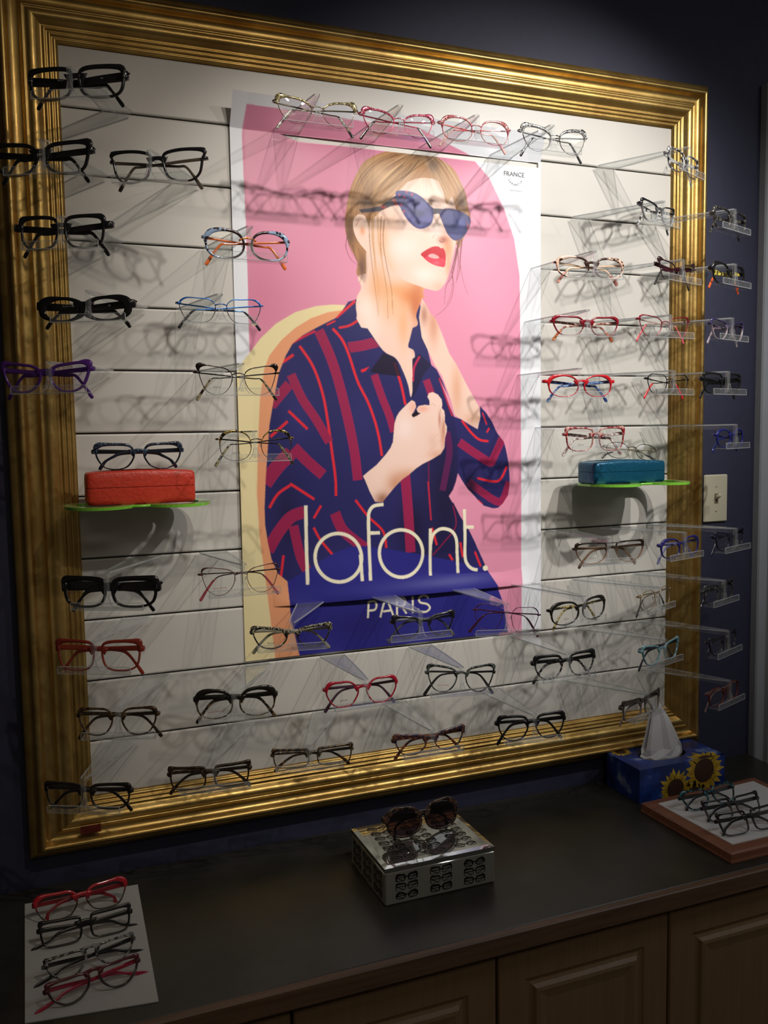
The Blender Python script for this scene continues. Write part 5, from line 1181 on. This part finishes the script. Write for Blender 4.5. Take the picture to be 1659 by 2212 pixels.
# ================================================================ MIRRORED BOX AND SUNGLASSES
def mirror_mat(dif):
    m, nt, nd, lk, b = nodes_of('mirror_painted_reflection')
    setp(b, Base_Color=(.62, .63, .58, 1), Metallic=1.0, Roughness=.05)
    tc = nd.new('ShaderNodeTexCoord'); n = nd.new('ShaderNodeTexNoise'); n.inputs['Scale'].default_value = 12
    lk.new(tc.outputs['Object'], n.inputs['Vector'])
    r = ramp(nd, [(.3, (.55, .56, .50)), (.7, (.66, .67, .62))]); lk.new(n.outputs['Fac'], r.inputs['Fac']); lk.new(r.outputs[0], b.inputs['Base Color'])
    df = nd.new('ShaderNodeBsdfDiffuse'); df.inputs[0].default_value = (.50, .50, .44, 1)  # diffuse grey paints in the brightness of a reflected room
    mx = nd.new('ShaderNodeMixShader'); mx.inputs[0].default_value = dif
    lk.new(b.outputs[0], mx.inputs[1]); lk.new(df.outputs[0], mx.inputs[2]); lk.new(mx.outputs[0], nd['Material Output'].inputs[0])
    return m
M_MIR = mirror_mat(.12)
M_MIRB = mirror_mat(.42)
M_BLK = plain('black_box_print', (0.012, 0.012, 0.010), 0.35)
BW, BD, BH = 0.217, 0.176, 0.069
t = thing('glass_box', (0.647, -0.227, ZC + .0005), 'mirror glass box with black eyeglasses pattern, in the middle of the countertop', 'box', rot=(0, 0, math.radians(0)))
def flat_icons(cols, rows, w, h, kinds, place, seed):
    """printed spectacles silhouettes on one face"""
    rnd = random.Random(seed); b = MB()
    for c in range(cols):
        for r_ in range(rows):
            ccx, ccy = (c + .5) / cols * w - w / 2, (r_ + .5) / rows * h - h / 2
            iw, ih = min(.0225, w / cols * .40), min(.0070, h / rows * .36)
            kk = rnd.choice([2.0, 3.2, 4.0]); tk = rnd.choice([.14, .20, .28])
            for s in (1, -1):
                n = 20; vs = []
                for i in range(n):
                    A_ = 2 * PI * i / n; ca, sa = math.cos(A_), math.sin(A_)
                    ex, ey = math.copysign(abs(ca) ** (2 / kk), ca), math.copysign(abs(sa) ** (2 / kk), sa)
                    up_ = 1 + (.35 if sa > 0 else 0)
                    tp = (.25 * ih if (sa > .3 and ca > .2) else 0)
                    vs.append(place(ccx + s * (iw * .52 + ex * iw * .44), ccy + ey * ih * up_ + tp))
                    vs.append(place(ccx + s * (iw * .52 + ex * iw * .44 * (1 - tk)), ccy + ey * ih * (1 - tk) - ih * .05))
                b.add(vs, [(2 * i, 2 * ((i + 1) % n), 2 * ((i + 1) % n) + 1, 2 * i + 1) for i in range(n)], 0, False)
                for q in (0, 1):    # folded temple seen through the lens
                    p0 = (ccx + s * iw * .95, ccy + ih * .45); p1 = (ccx + s * iw * (.25 if q else .6), ccy - ih * .9)
                    if q == 0: p0 = (ccx + s * iw * .95, ccy + ih * .3); p1 = (ccx + s * iw * .1, ccy + ih * .1)
                    b.add([place(p0[0], p0[1] + ih * .13), place(p0[0], p0[1] - ih * .13), place(p1[0], p1[1] - ih * .13), place(p1[0], p1[1] + ih * .13)], [(0, 1, 2, 3)], 0, False)
            b.add([place(ccx + x, ccy + y) for x, y in ((-iw * .14, ih * .5), (iw * .14, ih * .5), (iw * .14, ih * .15), (-iw * .14, ih * .15))], [(0, 1, 2, 3)], 0, False)
    return b
b = MB(); b.box(-BW / 2, BW / 2, -BD / 2, BD / 2, 0, BH - .009, 0, .0022); b.build('box_body', M_MIRB, t)
b = MB()
lid = [(0, 0), (0, .0075), (.009, .0092)]
rg = []
for ins, z in lid:
    rg.append([(-BW / 2 + ins, -BD / 2 + ins, BH - .0085 + z), (BW / 2 - ins, -BD / 2 + ins, BH - .0085 + z), (BW / 2 - ins, BD / 2 - ins, BH - .0085 + z), (-BW / 2 + ins, BD / 2 - ins, BH - .0085 + z)])
b.add([p for q in rg for p in q], [(4 * i + j, 4 * i + (j + 1) % 4, 4 * i + 4 + (j + 1) % 4, 4 * i + 4 + j) for i in range(2) for j in range(4)] + [(8, 9, 10, 11), (3, 2, 1, 0)], 0, False)
ld = b.build('box_lid', M_MIR, t)
BT = BH + .0007
flat_icons(3, 3, BW - .016, BH - .020, 3, lambda x, y: (x, -BD / 2 - .0003, (BH - .010) / 2 + y), 3).build('printed_pattern', M_BLK, t)
flat_icons(3, 7, BW - .03, BD - .03, 3, lambda x, y: (x, y, BT + .0003), 5).build('printed_pattern', M_BLK, ld)
flat_icons(3, 3, BD - .016, BH - .020, 3, lambda x, y: (-BW / 2 - .0003, -x, (BH - .010) / 2 + y), 8).build('printed_pattern', M_BLK, t)
eyeglasses((0.658, -0.222, ZC + .0005 + BT + .0022), math.radians(4), .160, .056, 'round', 'ace', dict(f=('tort', (.012, .006, .005), (.10, .05, .03)), tt=.0045, tb=.0035, ts=.0045, tc=.005, th=.009, lens=(.10, .055, .075), tz=.001, tx=.06, t=('tort', (.02, .01, .008), (.12, .06, .03))),
           'large round dark tortoise sunglasses with purple lenses on the mirror glass box', 'sunglasses on the counter', tilt=math.radians(-14))

# ================================================================ PAPERS, BOARD AND THEIR GLASSES
M_PAPER = plain('matte_white_paper', (0.46, 0.455, 0.44), 0.7, noise=.02, nscale=6)
b = MB()
pp = [(-.048, -.053), (.146, -.062), (.136, -.426), (-.046, -.401)]
b.add([(x, y, z) for z in (0.0002, .0018) for x, y in pp], [(3, 2, 1, 0), (4, 5, 6, 7), (0, 1, 5, 4), (1, 2, 6, 5), (2, 3, 7, 6), (3, 0, 4, 7)], 0, False)
tag(b.build('paper_sheet', M_PAPER, loc=(0, 0, ZC)), 'plain white sheet at the left end of the dark countertop under four eyeglasses', 'paper')
GL = 'reading glasses on the left paper'
tl = math.radians(-24)
zp = ZC + .0045
rd = dict(pads=0, tz=-.0025, tx=.084, dr=.003)
eyeglasses((.047, -.135, zp), math.radians(6), .159, .047, 'soft', 'ace', dict(f=('grad', (.45, .012, .022), (.02, .015, .015)), tt=.0055, tb=.002, ts=.0025, tc=.005, th=.007, tz=-.001, tx=.062, t=('crys', (.3, .02, .03))), 'red topped eyeglasses with dark lower rims, at the back of the left paper', GL, tilt=tl)
eyeglasses((.048, -.222, zp), math.radians(2), .150, .042, 'rect', 'ace', dict(f=('solid', (.010, .010, .009)), tt=.0045, tb=.0022, ts=.003, tc=.004, th=.006, **rd), 'plain black eyeglasses, second from the back of the left paper', GL, tilt=tl)
eyeglasses((.052, -.315, zp), math.radians(11), .142, .037, 'half', 'ace', dict(f=('tort', (.02, .02, .02), (.30, .30, .29)), tt=.003, tb=.0025, ts=.003, tc=.004, th=.005, bz=.46, t=('solid', (.012, .012, .014)), **rd), 'black and white mottled half moon reading glasses, third on the left paper', GL, tilt=tl)
eyeglasses((.053, -.380, zp), math.radians(12), .142, .037, 'half', 'ace', dict(f=('grad', (.10, .012, .02), (.035, .02, .02)), tt=.003, tb=.0025, ts=.003, tc=.004, th=.005, bz=.46, t=('solid', (.34, .012, .045)), **rd), 'dark red half moon reading glasses with crimson temples, frontmost on the left paper', GL, tilt=tl)
# wooden board at the right
t = thing('display_board', (0, 0, ZC), 'reddish brown wooden board with white insert on the right end of the countertop', 'display board')
MW = wood_mat('reddish_board_wood', (0.22, 0.085, 0.045), (0.32, 0.13, 0.07), .45)
b = MB()
q4 = [(1.192, -.172), (1.199, -.434), (1.520, -.434), (1.520, -.160)]
def inset(q, d): 
    (ax, ay), (bx_, by), (cx_, cy_), (dx, dy) = q
    return [(ax + d, ay - d), (bx_ + d, by + d), (cx_ - d, cy_ + d), (dx - d, dy - d)]
lv = [(0, .0005), (0, .004), (.001, .0045), (.001, .018), (.005, .021), (.018, .0225), (.030, .0215)]
rg = [[(x, y, z) for x, y in inset(q4, d_)] for d_, z in lv]
b.add([p for r_ in rg for p in r_], [(4 * i + j, 4 * i + (j + 1) % 4, 4 * i + 4 + (j + 1) % 4, 4 * i + 4 + j) for i in range(len(lv) - 1) for j in range(4)] + [(3, 2, 1, 0), tuple(range(4 * len(lv) - 4, 4 * len(lv)))], 0, False)
b.build('wooden_base', MW, t)
b = MB(); q = inset(q4, .026); b.add([(x, y, z) for z in (.0215, .0238) for x, y in q], [(3, 2, 1, 0), (4, 5, 6, 7), (0, 1, 5, 4), (1, 2, 6, 5), (2, 3, 7, 6), (3, 0, 4, 7)], 0, False)
b.build('white_insert', plain('white_card', (0.78, 0.79, 0.80), .5, noise=.01), t)
GR = 'eyeglasses on the wooden board'
zb_ = ZC + .0262
for (x, y, yaw, W, Hh, o, lb) in ((1.312, -.262, 2, .150, .043, dict(f=('tort', (.012, .012, .014), (.03, .22, .26)), t=('solid', (.015, .017, .02))), 'black and turquoise eyeglasses, at the back of the wooden board'),
                           (1.316, -.325, -1, .148, .043, dict(f=('grad', (.014, .012, .02), (.10, .09, .09)), t=('solid', (.012, .012, .02))), 'black eyeglasses with purple corner, in the middle of the wooden board'),
                           (1.298, -.388, -2, .150, .045, dict(f=('grad', (.012, .014, .014), (.05, .055, .055)), t=('solid', (.015, .017, .018))), 'dark grey green eyeglasses, frontmost on the wooden board')):
    o.update(tt=.0035, tb=.0022, ts=.003, tc=.005, th=.006, tz=-.001, tx=.066)
    eyeglasses((x, y, zb_), math.radians(yaw), W, Hh, 'rect' if yaw < 1 else 'soft', 'ace', o, lb, GR, tilt=math.radians(-30))

# ================================================================ TISSUE BOX
t = thing('tissue_box', (1.212, -.143, ZC + .0005), 'blue sunflower printed tissue box on the countertop under the gold frame corner', 'tissue box')
TW_, TD_, TH_ = .238, .120, .078
def blue_box():
    m, nt, nd, lk, b = nodes_of('blue_printed_card')
    setp(b, Roughness=.35)
    tc = nd.new('ShaderNodeTexCoord'); n = nd.new('ShaderNodeTexNoise'); n.inputs['Scale'].default_value = 22; n.inputs['Detail'].default_value = 5
    lk.new(tc.outputs['Object'], n.inputs['Vector'])
    r = ramp(nd, [(.40, (.010, .030, .16)), (.58, (.020, .065, .34)), (.66, (.20, .27, .50)), (.75, (.45, .50, .62))]); lk.new(n.outputs['Fac'], r.inputs['Fac']); lk.new(r.outputs[0], b.inputs['Base Color'])
    return m
b = MB()
# body with an oval opening in the top
b.box(0, TW_, 0, TD_, 0, TH_, 0)
b.f = b.f[:-1]; b.m = b.m[:-1]; b.s = b.s[:-1]
n = 32; ocx, ocy = TW_ * .46, TD_ * .5
ov = [(ocx + .062 * math.cos(2 * PI * i / n), ocy + .033 * math.sin(2 * PI * i / n), TH_) for i in range(n)]
def edge_pt(i):
    A_ = 2 * PI * i / n; ca, sa = math.cos(A_), math.sin(A_)
    k_ = min((TW_ - ocx) / ca if ca > 1e-6 else (ocx / -ca if ca < -1e-6 else 9), (ocy / abs(sa)) if abs(sa) > 1e-6 else 9)
    return (ocx + ca * k_, ocy + sa * k_, TH_)
ed = [edge_pt(i) for i in range(n)]
inn = [(x, y, TH_ - .012) for x, y, z in ov]
b.add(ov + ed, [(i, (i + 1) % n, n + (i + 1) % n, n + i) for i in range(n)], 0, False)
for cxr, cyr in ((0, 0), (TW_, 0), (TW_, TD_), (0, TD_)):
    ds = sorted(range(n), key=lambda i: (ed[i][0] - cxr) ** 2 + (ed[i][1] - cyr) ** 2)[:2]
    b.add([ed[ds[0]], ed[ds[1]], (cxr, cyr, TH_)], [(0, 1, 2)], 0, False)
b.add(ov + inn, [(i, (i + 1) % n, n + (i + 1) % n, n + i) for i in range(n)], 1, False)
b.add(inn, [tuple(range(n))], 1, False)
# printed sunflowers: brown heads and pointed yellow petals on the faces
def sunflower(cx_, cz_, R, place, lim, seed, squash=1.0):
    rnd = random.Random(seed)
    def cl(x, z): return place(min(max(x, lim[0]), lim[1]), min(max(z, lim[2]), lim[3]))
    for ring, (N_, ri, ro, mi) in enumerate(((19, .45, 1.0, 2), (15, .42, .84, 3))):
        for i in range(N_):
            A_ = 2 * PI * (i + ring * .5 + rnd.uniform(-.2, .2)) / N_; w_ = .17 * R; ro_ = ro * rnd.uniform(.85, 1.1)
            ca, sa = math.cos(A_), math.sin(A_)
            P_ = [(ri, -w_ / R * .5), (ri + (ro_ - ri) * .45, -w_ / R * .72), (ro_, rnd.uniform(-.06, .06)), (ri + (ro_ - ri) * .45, w_ / R * .72), (ri, w_ / R * .5)]
            vs = [cl(cx_ + R * (a_ * ca - b_ * sa), cz_ + R * squash * (a_ * sa + b_ * ca)) for a_, b_ in P_]
            vs = [tuple(p + q * (.0004 + .00012 * ring) for p, q in zip(v, NRM)) for v in vs]
            b.add(vs, [tuple(range(5))], mi, False)
    n_ = 24; vs = [cl(cx_ + R * .50 * math.cos(2 * PI * i / n_), cz_ + R * squash * .50 * math.sin(2 * PI * i / n_)) for i in range(n_)]
    vs = [tuple(p + q * .0008 for p, q in zip(v, NRM)) for v in vs]
    b.add(vs, [tuple(range(n_))], 4, False)
NRM = (0, -1, 0)
front = lambda x, z: (x, 0, z)
sunflower(.178, .050, .056, front, (0, TW_, 0.001, TH_), 1)
sunflower(.098, .020, .046, front, (0, TW_, 0.001, TH_), 2)
sunflower(.150, -.004, .040, front, (0, TW_, 0.001, TH_), 3)
NRM = (0, 0, 1)
topf = lambda x, y: (x, y, TH_)
sunflower(.185, -.014, .052, topf, (0, TW_, 0, TD_), 4)
sunflower(.030, .110, .026, topf, (0, TW_, 0, TD_), 5)
M_TB = blue_box()
b.build('box_body', [M_TB, plain('dark_opening', (.04, .03, .03), .8), plain('sunflower_yellow', (.62, .42, .04), .5, noise=.25, nscale=90), plain('sunflower_gold', (.48, .30, .02), .5, noise=.25, nscale=90), plain('sunflower_brown', (.055, .022, .012), .7, noise=.4, nscale=300)], t)
b = MB()
n = 17; lv = []
for h_, rx_, ry_, ox_ in ((-.010, .050, .024, -.004), (.0, .054, .027, -.002), (.004, .052, .026, 0), (.018, .046, .021, 0), (.05, .036, .016, -.004), (.085, .024, .011, -.010), (.112, .012, .0055, -.018), (.122, .004, .002, -.020)):
    ring = []
    for i in range(n):
        A_ = 2 * PI * i / n
        f_ = 1 + (.24 * math.cos(5 * A_ + .6) + .13 * math.cos(9 * A_ + 2)) * (1 - max(0, h_) * 3)
        if h_ <= .004: f_ = 1 + .10 * math.sin(11 * A_) + .08 * math.sin(6 * A_ + 1)
        ring.append((.110 + ox_ + rx_ * f_ * math.cos(A_), .060 + ry_ * f_ * math.sin(A_), TH_ + h_ + (.010 * math.sin(3 * A_) if h_ > .08 else .002 * math.sin(9 * A_))))
    lv.append(ring)
b.add([p for r_ in lv for p in r_], [(i * n + j, i * n + (j + 1) % n, (i + 1) * n + (j + 1) % n, (i + 1) * n + j) for i in range(len(lv) - 1) for j in range(n)] + [tuple(range((len(lv) - 1) * n, len(lv) * n))], 0, True)
b.s = [False] * len(b.s)
b.build('tissue', plain('soft_white_tissue', (.66, .66, .68), .85, noise=.03), t)
